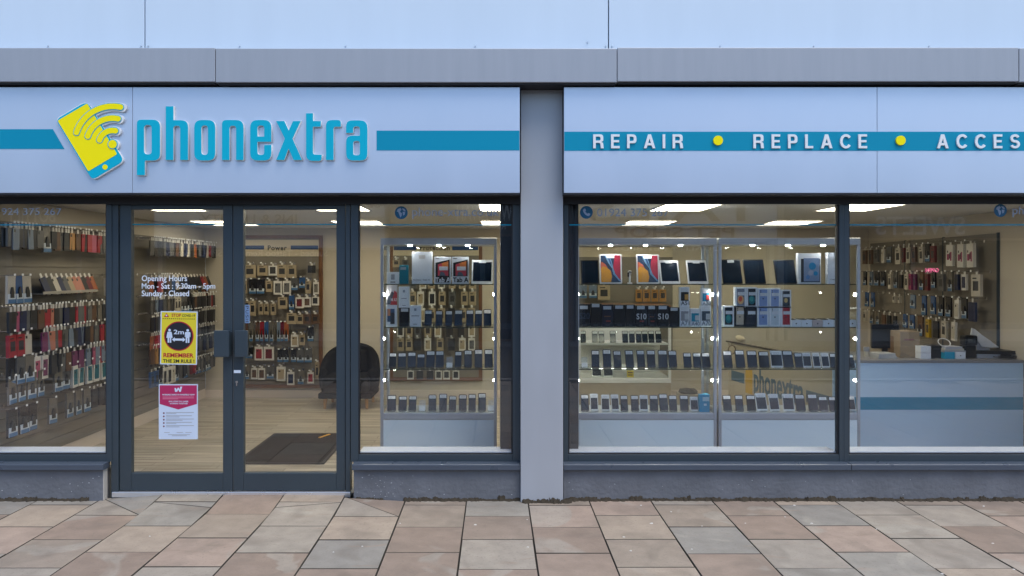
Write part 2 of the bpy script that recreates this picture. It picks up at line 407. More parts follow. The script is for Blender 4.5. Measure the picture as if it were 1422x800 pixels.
# plinths with rendered face
M_rend = mat('dark grey render', lin(108, 112, 119), .85, 0, .32, 5, .7)
for a, b in ((-5.6, X(143, 5.45)), (X(491, 5.45), X(722.5, 5.45)), (X(782.5, 5.45), 5.9)):
    MB().box(a, b, 0, .16, -.02, Z(653, 5.45)).build('plinth', M_rend, B, bevel=.004)
fk = MB(); r3 = random.Random(9)
for k in range(70):
    x = r3.choice((r3.gauss(X(530, 5.45), .12), r3.uniform(X(495, 5.45), X(720, 5.45)), r3.uniform(X(790, 5.45), 4.0), r3.uniform(-3.7, X(140, 5.45)))); z = r3.uniform(.03, .19); q_ = r3.uniform(.0015, .005)
    if X(143, 5.45) - .01 < x < X(492, 5.45) or X(722, 5.45) < x < X(784, 5.45): continue
    fk.prism([(x + q_ * math.cos(t) * r3.uniform(.5, 1.6), z + q_ * math.sin(t) * r3.uniform(.4, 1)) for t in [k2 * 1.047 for k2 in range(6)]], -.0012, .002)
fk.build('paint_fleck_pattern', mat('pale paint fleck', (.45, .46, .48), .7), B)['kind'] = 'stuff'
MB().box(X(143, 5.45) + .0005, X(143, 5.45) + .006, .001, .052, 0.002, Z(646, 5.45)).build('plinth_edge_trim', mat('pale edge trim', (.55, .52, .47), .6), B)
# sills
for a, b in ((-5.6, X(145, 5.43)), (X(489.5, 5.43), X(722.5, 5.43)), (X(782.5, 5.43), X(1181, 5.43)), (X(1181, 5.43) + .003, 5.9)):
    s = MB(); zt, zb, zf = Z(641, 5.48), Z(652.5, 5.43), Z(645.5, 5.42)
    i = 0
    pr = [(-.035, zb), (-.035, zf), (-.026, zf + .004), (.06, zt), (.06, zb)]
    s.v = [(a, y, z) for y, z in pr] + [(b, y, z) for y, z in pr]; n = 5
    s.f = [tuple(range(n)), tuple(range(2 * n - 1, n - 1, -1))] + [(k, n + k, n + (k + 1) % n, (k + 1) % n) for k in range(n)]; s.m = [0] * 7
    bm = bmesh.new(); me = s.mesh('sill', [M_frame2]); bm.from_mesh(me); bmesh.ops.recalc_face_normals(bm, faces=bm.faces); bm.to_mesh(me); bm.free()
    link(me, 'sill', B, bevel=.002)
# windows: frame ring + glass + vinyl
FY = .035; FD = Dy(FY)
def window(px0, px1, g0, g1, zt0=270, zt1=277.5, zb0=631.5, zb1=641.5, name='window'):
    x0, x1 = X(px0, FD), X(px1, FD); a, b = X(g0, FD), X(g1, FD); z0, z1 = Z(zb1, FD), Z(zt0, FD); c, d = Z(zb0, FD), Z(zt1, FD)
    root = bpy.data.objects.new(name, None); COL.objects.link(root); root.parent = B; root.empty_display_size = .1
    f = MB().box(x0, a, FY, FY + .075, z0, z1).box(b, x1, FY, FY + .075, z0, z1).box(a + .0005, b - .0005, FY + .002, FY + .073, z0, c).box(a + .0005, b - .0005, FY + .002, FY + .073, d, z1)
    f.build('frame', M_frame, root, bevel=.003)
    f = MB(); e = .010                                        # glazing beads
    f.box(a + .0005, a + e, FY + .010, FY + .03, c + .0005, d - .0005).box(b - e, b - .0005, FY + .010, FY + .03, c + .0005, d - .0005).box(a + e, b - e, FY + .010, FY + .03, c + .0005, c + e * .8).box(a + e, b - e, FY + .010, FY + .03, d - e * .6, d - .0005)
    f.build('glazing_bead', M_black, root)
    MB().box(a - .005, b + .005, FY + .031, FY + .037, c - .005, d + .005).build('pane', M_glass, root)
    MB().box(a + .002, b - .002, FY + .029, FY + .0298, Z(312.8, FD), Z(311.2, FD)).build('vinyl_line', M_teal, root)
    return root
VYF = FY + .0292
def icon(root, px, py, r, kind):
    x, z = X(px, FD), Z(py, FD); r = r * FD / F
    plate('vinyl_icon', [disc(x, z, r)], VYF, .0006, MATS.get('teal vinyl dark') or mat('teal vinyl dark', lin(0, 88, 130), .5), root)
    if kind == 'phone':
        pts = [(-.45, .5), (-.2, .62), (-.05, .28), (-.2, .12), (.12, -.22), (.3, -.1), (.62, -.22), (.5, -.48), (.28, -.6), (-.1, -.42), (-.42, -.05), (-.55, .3)]
        plate('vinyl_receiver', [rnd([(x + a * r, z + b * r, r * .08) for a, b in pts])], VYF - .0007, .0005, M_frost, root)
    else:
        for pts in ([(-.55, .55), (-.1, .75), (.05, .45), (-.2, .2), (-.05, 0), (.1, -.05), (.05, -.5), (-.15, -.75), (-.3, -.3), (-.45, .1), (-.7, .2)], [(.1, .7), (.5, .6), (.7, .25), (.5, .2), (.25, .4)], [(.2, .15), (.62, .1), (.55, -.3), (.3, -.45)]):
            plate('vinyl_continent', [[(x + a * r, z + b * r) for a, b in pts]], VYF - .0007, .0005, M_frost, root)
w1 = window(-80, 155, -70, 147.5)
text('vinyl_lettering', '01924 375 267', VYF, M_frost, x0=X(-18, FD), x1=X(82, FD), z0=Z(298, FD), z1=Z(288.5, FD), parent=w1)
w2 = window(487, 722.5, 497.5, 712)
icon(w2, 556.5, 295, 9, 'globe'); text('vinyl_lettering', 'phone-xtra.co.uk', VYF, M_frost, x0=X(572, FD), x1=X(693, FD), z0=Z(303.5, FD), z1=Z(287.5, FD), parent=w2)
w3 = window(782.5, 1172, 789, 1165.5)
icon(w3, 815, 294.5, 9, 'phone'); text('vinyl_lettering', '01924 375 267', VYF, M_frost, x0=X(830, FD), x1=X(930, FD), z0=Z(300, FD), z1=Z(289, FD), parent=w3)
w4 = window(1172, 1560, 1179, 1550)
icon(w4, 1393, 292, 9, 'globe'); text('vinyl_lettering', 'phone-xtra.co.uk', VYF, M_frost, x0=X(1410, FD), x1=X(1531, FD), z0=Z(301, FD), z1=Z(285.5, FD), parent=w4)
# inner ledge behind the glass
M_ledge = mat('white ledge', (.66, .72, .80), .4)
for a, b in ((-5.0, X(147.5, FD)), (X(497.5, FD), X(712, FD)), (X(789, FD), X(1165, FD)), (X(1179.5, FD), 4.80)):
    MB().box(a + .002, b - .002, FY + .040, .235, Z(631.5, FD) + .0006, Z(627.2, Dy(FY + .040))).build('window_ledge', M_ledge, B, bevel=.002)
# door set
DY = .055; DD = Dy(DY)
def X_(p): return X(p, DD)
def Z_(p): return Z(p, DD)
f = MB()
f.box(X_(155.3), X_(165.3), DY - .012, DY + .07, .002, Z_(270)).box(X_(480.3), X_(486.8), DY - .012, DY + .07, .002, Z_(270))
f.box(X_(165.3) + .0005, X_(480.3) - .0005, DY - .01, DY + .068, Z_(278.5), Z_(270))
f.build('door_frame', M_frame, B, bevel=.004)
MB().box(X_(157), X_(487), DY - .02, .16, .012, Z_(682.3)).build('threshold', M_alu, B, bevel=.003)
def door(l0, l1, g0, g1):
    root = bpy.data.objects.new('door', None); COL.objects.link(root); root.parent = B; root.empty_display_size = .1
    zb, zt, gz0, gz1 = Z_(681.5), Z_(279.5), Z_(657), Z_(291)
    MB().box(X_(l0), X_(g0), DY, DY + .05, zb, zt).box(X_(g1), X_(l1), DY, DY + .05, zb, zt).box(X_(g0) + .0005, X_(g1) - .0005, DY + .001, DY + .049, zb, gz0).box(X_(g0) + .0005, X_(g1) - .0005, DY + .001, DY + .049, gz1, zt).build('leaf_frame', M_frame, root, bevel=.003)
    MB().box(X_(g0) - .005, X_(g1) + .005, DY + .021, DY + .027, gz0 - .005, gz1 + .005).build('pane', M_glass, root)
    MB().box(X_(g0) + .001, X_(g1) - .001, DY + .0195, DY + .0203, Z_(312.3), Z_(310.7)).build('vinyl_line', M_teal, root)
    return root
d1 = door(166, 322.8, 182, 309.5); d2 = door(324, 479.5, 338, 467)
VYD = DY + .0198
for body, za, zb, xe in (('Opening Hours', 391.5, 382.5, 258), ('Mon - Sat : 9:30am - 5pm', 402, 393.3, 297.5), ('Sunday : Closed', 412.5, 403.5, 261)):
    text('vinyl_lettering', body, VYD, M_vwhite, x0=X_(195), x1=X_(xe), z0=Z_(za + (1.6 if 'y' in body or 'g' in body else 1.6)), z1=Z_(zb), parent=d1, bold=.012)
text('vinyl_lettering', 'PUSH', VYD, M_print, x0=0, x1=.001, z0=0, z1=.001, parent=d2).name = 'push_lettering'
bpy.data.objects.remove([o for o in d2.children if o.name == 'push_lettering'][0])
ps = MB().box(X_(338.5), X_(345.5), VYD - .001, VYD, Z_(449), Z_(423.5)).build('push_sign', mat('push sign', lin(120, 150, 190), .5), d2)
for k, ch in enumerate('PUSH'):
    t = text('push_lettering', ch, VYD - .0018, M_print, x0=X_(340), x1=X_(344), z0=Z_(429.5 + k * 6), z1=Z_(425 + k * 6), parent=ps)
    zc = (Z_(429.5 + k * 6) + Z_(425 + k * 6)) / 2; xc = X_(342)
    for v in t.data.vertices:                                  # letters lie on their side, read downwards
        dx, dz = v.co.x - xc, v.co.z - zc; v.co.x, v.co.z = xc + dz * .9, zc - dx * 1.1
# pull handles
for root, a, b in ((d1, 297, 318), (d2, 326, 344)):
    h = MB(); Dh = Dy(DY - .07)
    h.box(X(a, Dh), X(b, Dh), DY - .075, DY - .05, Z(496, Dh), Z(459, Dh)).box(X(b if root is d1 else a, Dh) - (.05 if root is d1 else -.0), X(b if root is d1 else a, Dh) + (0 if root is d1 else .05), DY - .05, DY - .0005, Z(494, Dh), Z(461, Dh))
    h.build('handle', M_frame, root, bevel=.004)
MB().box(X_(325), X_(334.5), DY - .004, DY - .0004, Z_(518), Z_(514)).build('maker_label', M_vwhite, d2)
plate('lock', [disc(X_(329), Z_(530.5), .010, 12)], DY - .006, .0056, M_steel, d2)
MB().box(X_(328.2), X_(329.8), DY - .007, DY - .0004, Z_(536), Z_(531)).build('lock_barrel', M_steel, d2)
MB().box(X_(323) , X_(323.9), DY + .012, DY + .03, Z_(681), Z_(280)).build('leaf_gap_seal', mat('pale seal', (.25, .25, .25), .6), B)
# ---- interior shell
def floor_mat():
    m = bpy.data.materials.new('grey laminate floor'); m.use_nodes = True; n = m.node_tree; b = n.nodes['Principled BSDF']; N = n.nodes.new; L = n.links.new
    tc = N('ShaderNodeTexCoord'); br = N('ShaderNodeTexBrick'); br.inputs['Scale'].default_value = 1; br.inputs['Brick Width'].default_value = 1.2; br.inputs['Row Height'].default_value = .095
    br.inputs['Mortar Size'].default_value = .0025; br.inputs['Color1'].default_value = (.50, .45, .37, 1); br.inputs['Color2'].default_value = (.36, .32, .25, 1); br.inputs['Mortar'].default_value = (.07, .055, .04, 1); br.inputs['Bias'].default_value = 0
    L(tc.outputs['Object'], br.inputs['Vector'])
    mp = N('ShaderNodeMapping'); mp.inputs['Scale'].default_value = (1.2, 26, 1); nz = N('ShaderNodeTexNoise'); nz.inputs['Scale'].default_value = 1.4; nz.inputs['Detail'].default_value = 6
    L(tc.outputs['Object'], mp.inputs[0]); L(mp.outputs[0], nz.inputs['Vector'])
    mr = N('ShaderNodeMapRange'); mr.inputs['From Min'].default_value = .3; mr.inputs['From Max'].default_value = .7; mr.inputs['To Min'].default_value = .55; mr.inputs['To Max'].default_value = 1.4; L(nz.outputs[0], mr.inputs[0])
    mx = N('ShaderNodeMix'); mx.data_type = 'RGBA'; mx.blend_type = 'MULTIPLY'; mx.inputs['Factor'].default_value = 1; L(br.outputs[0], mx.inputs['A']); L(mr.outputs[0], mx.inputs['B'])
    L(mx.outputs['Result'], b.inputs['Base Color']); b.inputs['Roughness'].default_value = .38
    return m
MB().box(-5.2, 5.6, .161, BACK, -.04, FLZ).build('shop_floor', floor_mat(), B)
MB().box(-5.2, 5.6, .12, BACK + .1, CEZ, CEZ + .05).build('ceiling', M_ceil, B)
MB().box(-4.1, 5.2, BACK, BACK + .12, -.04, CEZ).build('back_wall', M_beige, B)
MB().box(-4.1, 5.2, BACK - .015, BACK - .001, FLZ, .11).build('skirting', M_skirt, B)
LX = -3.90
MB().box(LX - .12, LX, .12, BACK - .001, -.04, CEZ - .001).build('side_wall', M_beige, B)
MB().box(LX + .0005, LX + .014, .16, BACK - .016, FLZ, .135).build('skirting', M_skirt, B)
RA = math.atan2(5.0 - 4.84, BACK - 1.28)                      # the far wall by the counter leans away a little
def RX(y): return 4.84 + (y - 1.28) * math.tan(RA)
mw = MB(); y0, y1 = .12, BACK - .001
mw.v = [(RX(y0), y0, -.04), (RX(y1), y1, -.04), (RX(y1) + .15, y1, -.04), (RX(y0) + .15, y0, -.04)]; mw.v += [(a, b, CEZ - .001) for a, b, c in mw.v]
mw.f = [(3, 2, 1, 0), (4, 5, 6, 7), (0, 1, 5, 4), (1, 2, 6, 5), (2, 3, 7, 6), (3, 0, 4, 7)]; mw.m = [0] * 6
mw.build('side_wall', M_beige, B)
MB().box(X(695, 5.62), X(803, 5.62), .16, .75, -.03, CEZ - .001).build('inner_pier', mat('dark pier cladding', (.02, .026, .036), .35), B)

# ------------------------------------------------------------------ signs
SY = -.18; SD = Dy(SY); zt, zb = Z(121, SD), Z(268, SD)
def sx(p): return X(p, SD)
def sz(p): return Z(p, SD)
def sign_board(label, cuts, stripes):
    root = thing('shop_sign', (sx(cuts[0]), SY, zb), label, 'sign')
    for a, b in zip(cuts, cuts[1:]):
        MB().box(sx(a) + .0012, sx(b) - .0012, SY, SY + .03, zb, zt).build('sign_panel', M_sign, root, bevel=.002)
    MB().box(sx(cuts[0]) + .001, sx(cuts[-1]) - .001, SY + .004, .033, zb - .012, zb - .001).build('bottom_rail', M_black, root)
    MB().box(sx(cuts[0]) + .001, sx(cuts[-1]) - .001, SY + .0305, .0025, zb, zt - .001).build('sign_box', M_black, root)
    for pl in stripes: plate('stripe', [[(sx(a), sz(b)) for a, b in pl]], SY - .002, .0015, M_teal, root)
    return root
sg = sign_board('silver sign with cyan shop name and yellow phone logo above the doors', (-90, 184, 722), ([(-89, 207), (89.5, 207), (73.5, 179.5), (-89, 179.5)], [(523, 209), (721.3, 209), (721.3, 181.5), (523, 181.5)]))
LT = {
 'p': ([[(50, 422), (95, 422), (95, 340, 3), (180, 340, 45), (180, 110, 45), (50, 110, 25)], [(90, 140, 20), (133, 140, 20), (133, 305, 20), (90, 305, 20)]]),
 'h': ([[(212, 35), (255, 35), (255, 113), (337, 113, 45), (337, 337), (293, 337), (293, 145, 16), (255, 145, 16), (255, 337), (212, 337)]]),
 'o': ([[(372, 112, 45), (490, 112, 45), (490, 340, 45), (372, 340, 45)], [(412, 143, 20), (449, 143, 20), (449, 308, 20), (412, 308, 20)]]),
 'n': ([[(528, 337), (528, 112, 25), (649, 112, 45), (649, 337), (607, 337), (607, 145, 16), (570, 145, 16), (570, 337)]]),
 'e': ([[(686, 112, 45), (805, 112, 45), (805, 235), (727, 235), (727, 308, 16), (765, 308, 16), (765, 252), (805, 252), (805, 340, 45), (686, 340, 45)], [(727, 143, 16), (765, 143, 16), (765, 205), (727, 205)]]),
 'x': ([[(832, 118), (878, 118), (903, 172), (927, 118), (970, 118), (924, 217), (978, 337), (930, 337), (902, 272), (878, 337), (832, 337), (881, 217)]]),
 't': ([[(1000, 74), (1039, 74), (1039, 118), (1083, 118), (1083, 150), (1039, 150), (1039, 307, 14), (1088, 307), (1088, 342, 25), (1000, 342, 40)]]),
 'r': ([[(1112, 337), (1112, 112, 35), (1196, 112, 22), (1196, 150), (1155, 150, 12), (1155, 337)]]),
 'a': ([[(1225, 185), (1225, 114, 38), (1345, 114, 45), (1345, 340, 42), (1225, 340, 42), (1225, 200, 38), (1302, 200), (1302, 148, 16), (1265, 148, 16), (1265, 185)], [(1265, 230, 14), (1302, 230, 14), (1302, 310, 14), (1265, 310, 14)]]),
}
def lpx(x, y): return (sx(180 + x / 4.063), sz(140 + y / 4.063))
SCL = SD / F / 4.063
for ch in 'phonextra':
    polys = []
    for pl in LT[ch]:
        q = [(*lpx(p[0], p[1]), (p[2] if len(p) > 2 else 0) * SCL) for p in pl]; polys.append(rnd(q))
    l = plate('letter', polys, SY - .022, .0215, M_white, sg, off=.0022)
    plate('letter_face', polys, SY - .0245, .0022, M_cyan, l)
# the phone logo: white backing, cyan rim, yellow screen, three arcs and dots
def gpx(x, y): return (sx(60 + x / 6.157), sz(130 + y / 6.157))
GS = SD / F / 6.157
def arc_band(cx, cy, r, a0, a1, wd, n=22):
    out = [];
    for k in range(n + 1): t = R(a0 + (a1 - a0) * k / n); out.append((cx + (r + wd) * math.cos(t), cy - (r + wd) * math.sin(t)))
    ex, ey = cx + r * math.cos(R(a1)), cy - r * math.sin(R(a1))
    for k in range(1, 8): t = R(a1 + 180 * k / 8); out.append((ex + wd * math.cos(t), ey - wd * math.sin(t)))
    for k in range(n + 1): t = R(a1 + (a0 - a1) * k / n); out.append((cx + (r - wd) * math.cos(t), cy - (r - wd) * math.sin(t)))
    ex, ey = cx + r * math.cos(R(a0)), cy - r * math.sin(R(a0))
    for k in range(1, 8): t = R(a0 + 180 + 180 * k / 8); out.append((ex + wd * math.cos(t), ey - wd * math.sin(t)))
    return [gpx(*p) for p in out]
body = [(388, 70, 60), (122, 228, 45), (432, 742, 45), (703, 578, 50)]
off = lambda pts, d: [(p[0] + d * (1 if p[0] > 420 else -1) * .8, p[1] + d * (1 if p[1] > 400 else -1) * .8, p[2]) for p in pts]
lg = plate('phone_logo', [rnd([(*gpx(p[0], p[1]), p[2] * GS) for p in off(body, 7)])], SY - .018, .0175, M_white, sg, bevel=.0008)
for r_ in (323, 222, 117): plate('arc_backing', [arc_band(612, 440, r_, 77, 163, 38)], SY - .0185 - r_ * 1e-6, .018, M_white, lg, bevel=.0008)
plate('dot_backing', [disc(*gpx(612, 441), 50 * GS)], SY - .0188, .018, M_white, lg, bevel=.0008)
plate('phone_rim', [rnd([(*gpx(p[0], p[1]), p[2] * GS) for p in body])], SY - .0205, .0015, M_cyan, lg)
plate('phone_screen', [rnd([(*gpx(*p), 14 * GS) for p in ((390, 90), (138, 237), (400, 668), (645, 522))])], SY - .022, .0013, M_yellow, lg)
plate('home_button', [disc(*gpx(542, 632), 22 * GS, 18)], SY - .022, .0013, M_yellow, lg)
for r_ in (323, 222, 117):
    plate('signal_arc_rim', [arc_band(608, 438, r_, 78, 162, 30)], SY - .0235 - r_ * 1e-6, .0012, M_cyan, lg)
    plate('signal_arc', [arc_band(608, 438, r_, 78, 162, 24)], SY - .025 - r_ * 1e-6, .0012, M_yellow, lg)
plate('signal_dot_rim', [disc(*gpx(608, 438), 43 * GS)], SY - .0243, .0012, M_cyan, lg)
plate('signal_dot', [disc(*gpx(608, 438), 36 * GS)], SY - .026, .0012, M_yellow, lg)
sr = sign_board('silver sign with teal band and white service words over display windows', (783, 1218, 1560), ([(783.6, 209.5), (1560, 209.5), (1560, 183), (783.6, 183)],))
def ribbon(pts, hw):
    L_, R_ = [], []
    for k, p in enumerate(pts):
        q0, q1 = pts[max(0, k - 1)], pts[min(len(pts) - 1, k + 1)]; d = Vector((q1[0] - q0[0], q1[1] - q0[1])).normalized(); n_ = Vector((-d.y, d.x)) * hw
        L_.append((p[0] + n_.x, p[1] + n_.y)); R_.append((p[0] - n_.x, p[1] - n_.y))
    return L_ + R_[::-1]
ell = lambda cx, cy_, rx, ry, a0, a1, n=18: [(cx + rx * math.cos(R(a0 + (a1 - a0) * k / n)), cy_ + ry * math.sin(R(a0 + (a1 - a0) * k / n))) for k in range(n + 1)]
GLY = {
 'E': [[(0, 0), (.62, 0), (.62, .16), (.18, .16), (.18, .43), (.57, .43), (.57, .58), (.18, .58), (.18, .84), (.61, .84), (.61, 1), (0, 1)]],
 'P': [[(0, 0), (.18, 0), (.18, .36), (.67, .36, .34), (.67, 1, .34), (0, 1)], [(.18, .52), (.48, .52, .16), (.48, .84, .16), (.18, .84)]],
 'R': [[(0, 0), (.18, 0), (.18, .39), (.36, .39), (.51, .38, .12), (.55, 0), (.75, 0), (.71, .38, .1), (.58, .47, .02), (.72, .52, .12), (.72, 1, .30), (0, 1)], [(.18, .55), (.53, .55, .15), (.53, .84, .15), (.18, .84)]],
 'A': [[(0, 0), (.19, 0), (.26, .21), (.56, .21), (.63, 0), (.82, 0), (.51, 1), (.31, 1)], [(.31, .37), (.51, .37), (.41, .70)]],
 'I': [[(0, 0), (.18, 0), (.18, 1), (0, 1)]], 'L': [[(0, 0), (.57, 0), (.57, .16), (.18, .16), (.18, 1), (0, 1)]],
 'C': [ribbon(ell(.42, .5, .335, .425, 38, 322, 30), .088)], 'O': [ell(.44, .5, .44, .52, 0, 348, 29), ell(.44, .5, .26, .35, 0, 348, 29)],
 'S': [ribbon(ell(.34, .713, .245, .213, 22, 262, 18) + ell(.34, .287, .26, .213, 82, -158, 18), .082)],
}
def spaced(word, p0, p1):
    z0, h = sz(206.3), sz(187) - sz(206.3); ws = [max(p[0] for p in GLY[c][0]) * h for c in word]; gap = (sx(p1) - sx(p0) - sum(ws)) / (len(word) - 1); x = sx(p0)
    for c, w_ in zip(word, ws):
        plate('letter', [rnd([(x + p[0] * h, z0 + p[1] * h, (p[2] if len(p) > 2 else 0) * h) for p in pl]) for pl in GLY[c]], SY - .013, .0105, M_white, sr); x += w_ + gap
spaced('REPAIR', 823.5, 948); spaced('REPLACE', 1045.5, 1203); spaced('ACCESSORIES', 1300, 1555)
for px in (996.5, 1249.5): plate('yellow_dot', [disc(sx(px), sz(195.5), 6.6 * SD / F)], SY - .016, .0135, M_yellow, sr)

# ------------------------------------------------------------------ ceiling light panels
LP = [(-2.95, 1.13, .50, .70), (-1.42, 1.13, .50, .70), (.10, 1.13, .50, .70), (1.69, 1.13, .50, .70), (3.25, 1.13, .50, .70)]
LP += [(x, 3.02, .55, .34) for x in (-3.2, -1.6, .1, 1.79, 3.45)] + [(x, 3.50, .55, .34) for x in (-3.2, -1.62, .1, 1.83, 3.5)]
rows = ['row nearest the glass', 'middle row', 'row deepest in the shop']
spots_ = ['above the phone case wall', 'above the doormat', 'above the cabinet with boxed tablets', 'above the cabinet beside the pillar', 'above the service counter']
for k, (x, y, wx, wy) in enumerate(LP):
    t = thing('ceiling_light', (x, y, CEZ), f'flat lit ceiling panel {spots_[k % 5]}, {rows[k // 5]}', 'ceiling light', 'light panels in the shop ceiling')
    MB().box(-wx / 2 + .012, wx / 2 - .012, -wy / 2 + .012, wy / 2 - .012, -.009, -.003).build('diffuser', M_led, t, loc=(0, 0, 0))
    MB().box(-wx / 2, wx / 2, -wy / 2, -wy / 2 + .012, -.012, -.001).box(-wx / 2, wx / 2, wy / 2 - .012, wy / 2, -.012, -.001).box(-wx / 2, -wx / 2 + .012, -wy / 2 + .0125, wy / 2 - .0125, -.012, -.001).box(wx / 2 - .012, wx / 2, -wy / 2 + .0125, wy / 2 - .0125, -.012, -.001).build('rim', M_pwhite, t, loc=(0, 0, 0))

# ------------------------------------------------------------------ glass cabinets
CF = .85; CD = Dy(CF); CDEP = .40
SHZ = [1.592, 1.222, .860]; DECK = .483
def cabinet(px0, px1, label):
    x0, x1 = X(px0, CD), X(px1, CD); t = thing('glass_cabinet', ((x0 + x1) / 2, CF + CDEP / 2, FLZ), label, 'display cabinet', 'glass phone cabinets inside the window')
    y0, y1 = CF, CF + CDEP; zt = Z(330.5, CD); zu = Z(340, CD); p = .026
    for a, b in ((x0, y0), (x1 - p, y0), (x0, y1 - p), (x1 - p, y1 - p)): MB().box(a, a + p, b, b + p, FLZ, zu - .0005).build('post', M_calu, t, bevel=.004)
    MB().box(x0, x1, y0, y1, zu, zt).build('top_frame', M_calu, t, bevel=.004)
    MB().box(x0 + p + .0005, x1 - p - .0005, y0 + .003, y0 + .018, FLZ, Z(583.5, CD)).box(x0 + p + .0005, x1 - p - .0005, y1 - .018, y1 - .003, FLZ, DECK - .055).build('base_panel', M_lgrey, t)
    MB().box(x0 + p + .0005, x1 - p - .0005, y0 + .001, y1 - .001, Z(582.8, CD), DECK).build('deck', M_calu, t, bevel=.002)
    MB().box(x0 + p, x1 - p, y0 + .008, y0 + .012, DECK + .0005, zu - .0005).build('front_glass', M_cglass, t)
    MB().box(x0 + p, x1 - p, y1 - .012, y1 - .008, DECK + .0005, zu - .0005).build('back_glass', M_cglass, t)
    for a in (x0 + .010, x1 - .014): MB().box(a, a + .004, y0 + p, y1 - p, DECK + .0005, zu - .0005).build('side_glass', M_cglass, t)
    M_edge = mat('glass shelf edge', (.055, .075, .07), .15)
    for z in SHZ:
        s = MB().box(x0 + .017, x1 - .017, y0 + .026, y1 - .018, z - .008, z).build('shelf', glass_mat('shelf glass', (.90, .95, .93), .04), t)
        MB().box(x0 + .027, x1 - .027, y0 + .0225, y0 + .0255, z - .008, z - .0005).build('shelf_edge', M_edge, s)
    xm = [x0 + (x1 - x0) * f for f in (.25, .5, .75)]
    for x in xm: MB().tube((x, CF + .040, zu - .0005), (x, CF + .040, zu - .010), .017, .014, 12).build('top_lamp', M_spot, t)
    for z in (1.50, 1.12, .76):
        for x, sg_ in ((x0 + .018, 1), (x1 - .018, -1)):
            MB().tube((x, y0 + .05, z), (x + sg_ * .014, y0 + .05, z), .012, .009, 10).build('side_lamp', mat('cabinet side lamp', (.8, .8, .8), .5, emit=(1, .95, .86), estr=90), t)
    return t
cabinet(528, 690, 'aluminium framed glass cabinet of boxed tablets and phones beside black armchair')
cabinet(800, 995.5, 'aluminium framed glass cabinet with colourful tablet screens next to grey pillar')
cabinet(998, 1195, 'aluminium framed glass cabinet with stacked white phone boxes beside service counter')

# phones on clear stands
def tilted(me, a):
    c, s = math.cos(a), math.sin(a)
    for v in me.vertices: v.co = (v.co.x, v.co.y * c + v.co.z * s, v.co.z * c - v.co.y * s)
    me.update(); return me
PH = {}
TILT = R(19)
def phone_proto(w, h, white, tilt=TILT, name='display_phone'):
    key = (round(w, 3), round(h, 3), white, name)
    if key in PH: return copy_tree(PH[key])
    t_ = .008; r = min(.010, w * .15); M = M_pwhite if white == 1 else M_pblack
    if white == 2: M = mat('dark blue plastic', (.012, .02, .045), .3)
    me = tilted(MB().prism(rnd([(-w / 2, 0, r), (w / 2, 0, r), (w / 2, h, r), (-w / 2, h, r)], 4), 0, t_).mesh(name, [M]), tilt)
    o = link(me, name); b = .004 if white != 1 else .005; v = .006 if white != 1 else h * .11
    link(tilted(MB().box(-w / 2 + b, w / 2 - b, -.0007, .0004, v, h - v).mesh('screen', [M_screen]), tilt), 'screen', o)
    if name == 'display_phone':
        link(tilted(MB().box(-w * .40, w * .42, -.0022, -.0009, h * .76, h * .95).mesh('price_label', [M_card]), tilt), 'price_label', o)
        k = MB()
        for q in range(2): k.box(-w * .30, w * .30, -.0026, -.0021, h * (.80 + .07 * q), h * (.82 + .07 * q))
        link(tilted(k.mesh('price_print', [mat('faint print', (.35, .36, .38), .6)]), tilt), 'price_print', [c for c in o.children if 'price' in c.name][0])
    PH[key] = o; return o
stand_me = None
def stand(x, y, z, label, wd=.05):
    global stand_me
    if stand_me is None:
        m_ = MB(); m_.box(-.03, .03, -.018, .07, 0, .003).box(-.03, .03, -.018, -.014, .003, .016)
        me0 = MB().box(-.027, .027, .0095, .0125, .006, .10).mesh('a', [M_acr]); tilted(me0, TILT)
        i = len(m_.v); m_.v += [tuple(v.co) for v in me0.vertices]; m_.f += [tuple(i + k for k in p.vertices) for p in me0.polygons]; m_.m += [0] * 6
        stand_me = m_.mesh('phone_stand', [M_acr])
    o = link(stand_me, 'phone_stand'); o.location = (x, y, z); tag(o, label, 'display stand', 'clear stands in the cabinets'); return o
rr0 = random.Random(21)
CABN = {'A': ('armchair cabinet', 'from the doors'), 'B': ('pillar cabinet', 'from the pillar'), 'C': ('counter cabinet', 'from the pillar')}
SHN = {'t': 'top shelf', 'm': 'second shelf', 'l': 'third shelf', 'd': 'lowest deck'}
SHZ_ = {'t': SHZ[0], 'm': SHZ[1], 'l': SHZ[2], 'd': DECK}
def phone_row(cab, sh, items, pyb):
    z = SHZ_[sh] + .0005
    for k, it in enumerate(items):
        a, b, top, wh = it; y = CF + .075; D = Dy(y); w_ = (b - a) * D / F * .94; xc = X((a + b) / 2 + 1.0, D)
        where = f'{ORD[k]} {CABN[cab][1]} on {CABN[cab][0]} {SHN[sh]}'
        if top is None:
            o = stand(xc, y, z, f'empty clear stand with blank white card, {where}'); link(tilted(MB().box(-.026, .026, .004, .0055, .006, .05).mesh('blank_card', [M_card]), TILT), 'blank_card', o); continue
        h = (pyb - top) * Dy(y + .02) / F / math.cos(TILT)
        h = round(h / .006) * .006; w_ = round(w_ / .004) * .004
        o = phone_proto(w_, h, wh); o.location = (xc + rr0.uniform(-.003, .003), y + rr0.uniform(-.006, .006), z + .0045); o.rotation_euler.z = R(rr0.uniform(-5, 5)); 
        tag(o, f"{('black', 'white', 'dark blue')[wh]} phone with price card, {where}", 'phone', 'phones on stands in the glass cabinets')
        stand(xc, y, z, f'clear stand holding the phone, {where}')
def zz(ox, sc, lst): return [(ox + a / sc, ox + b / sc) for a, b in lst]
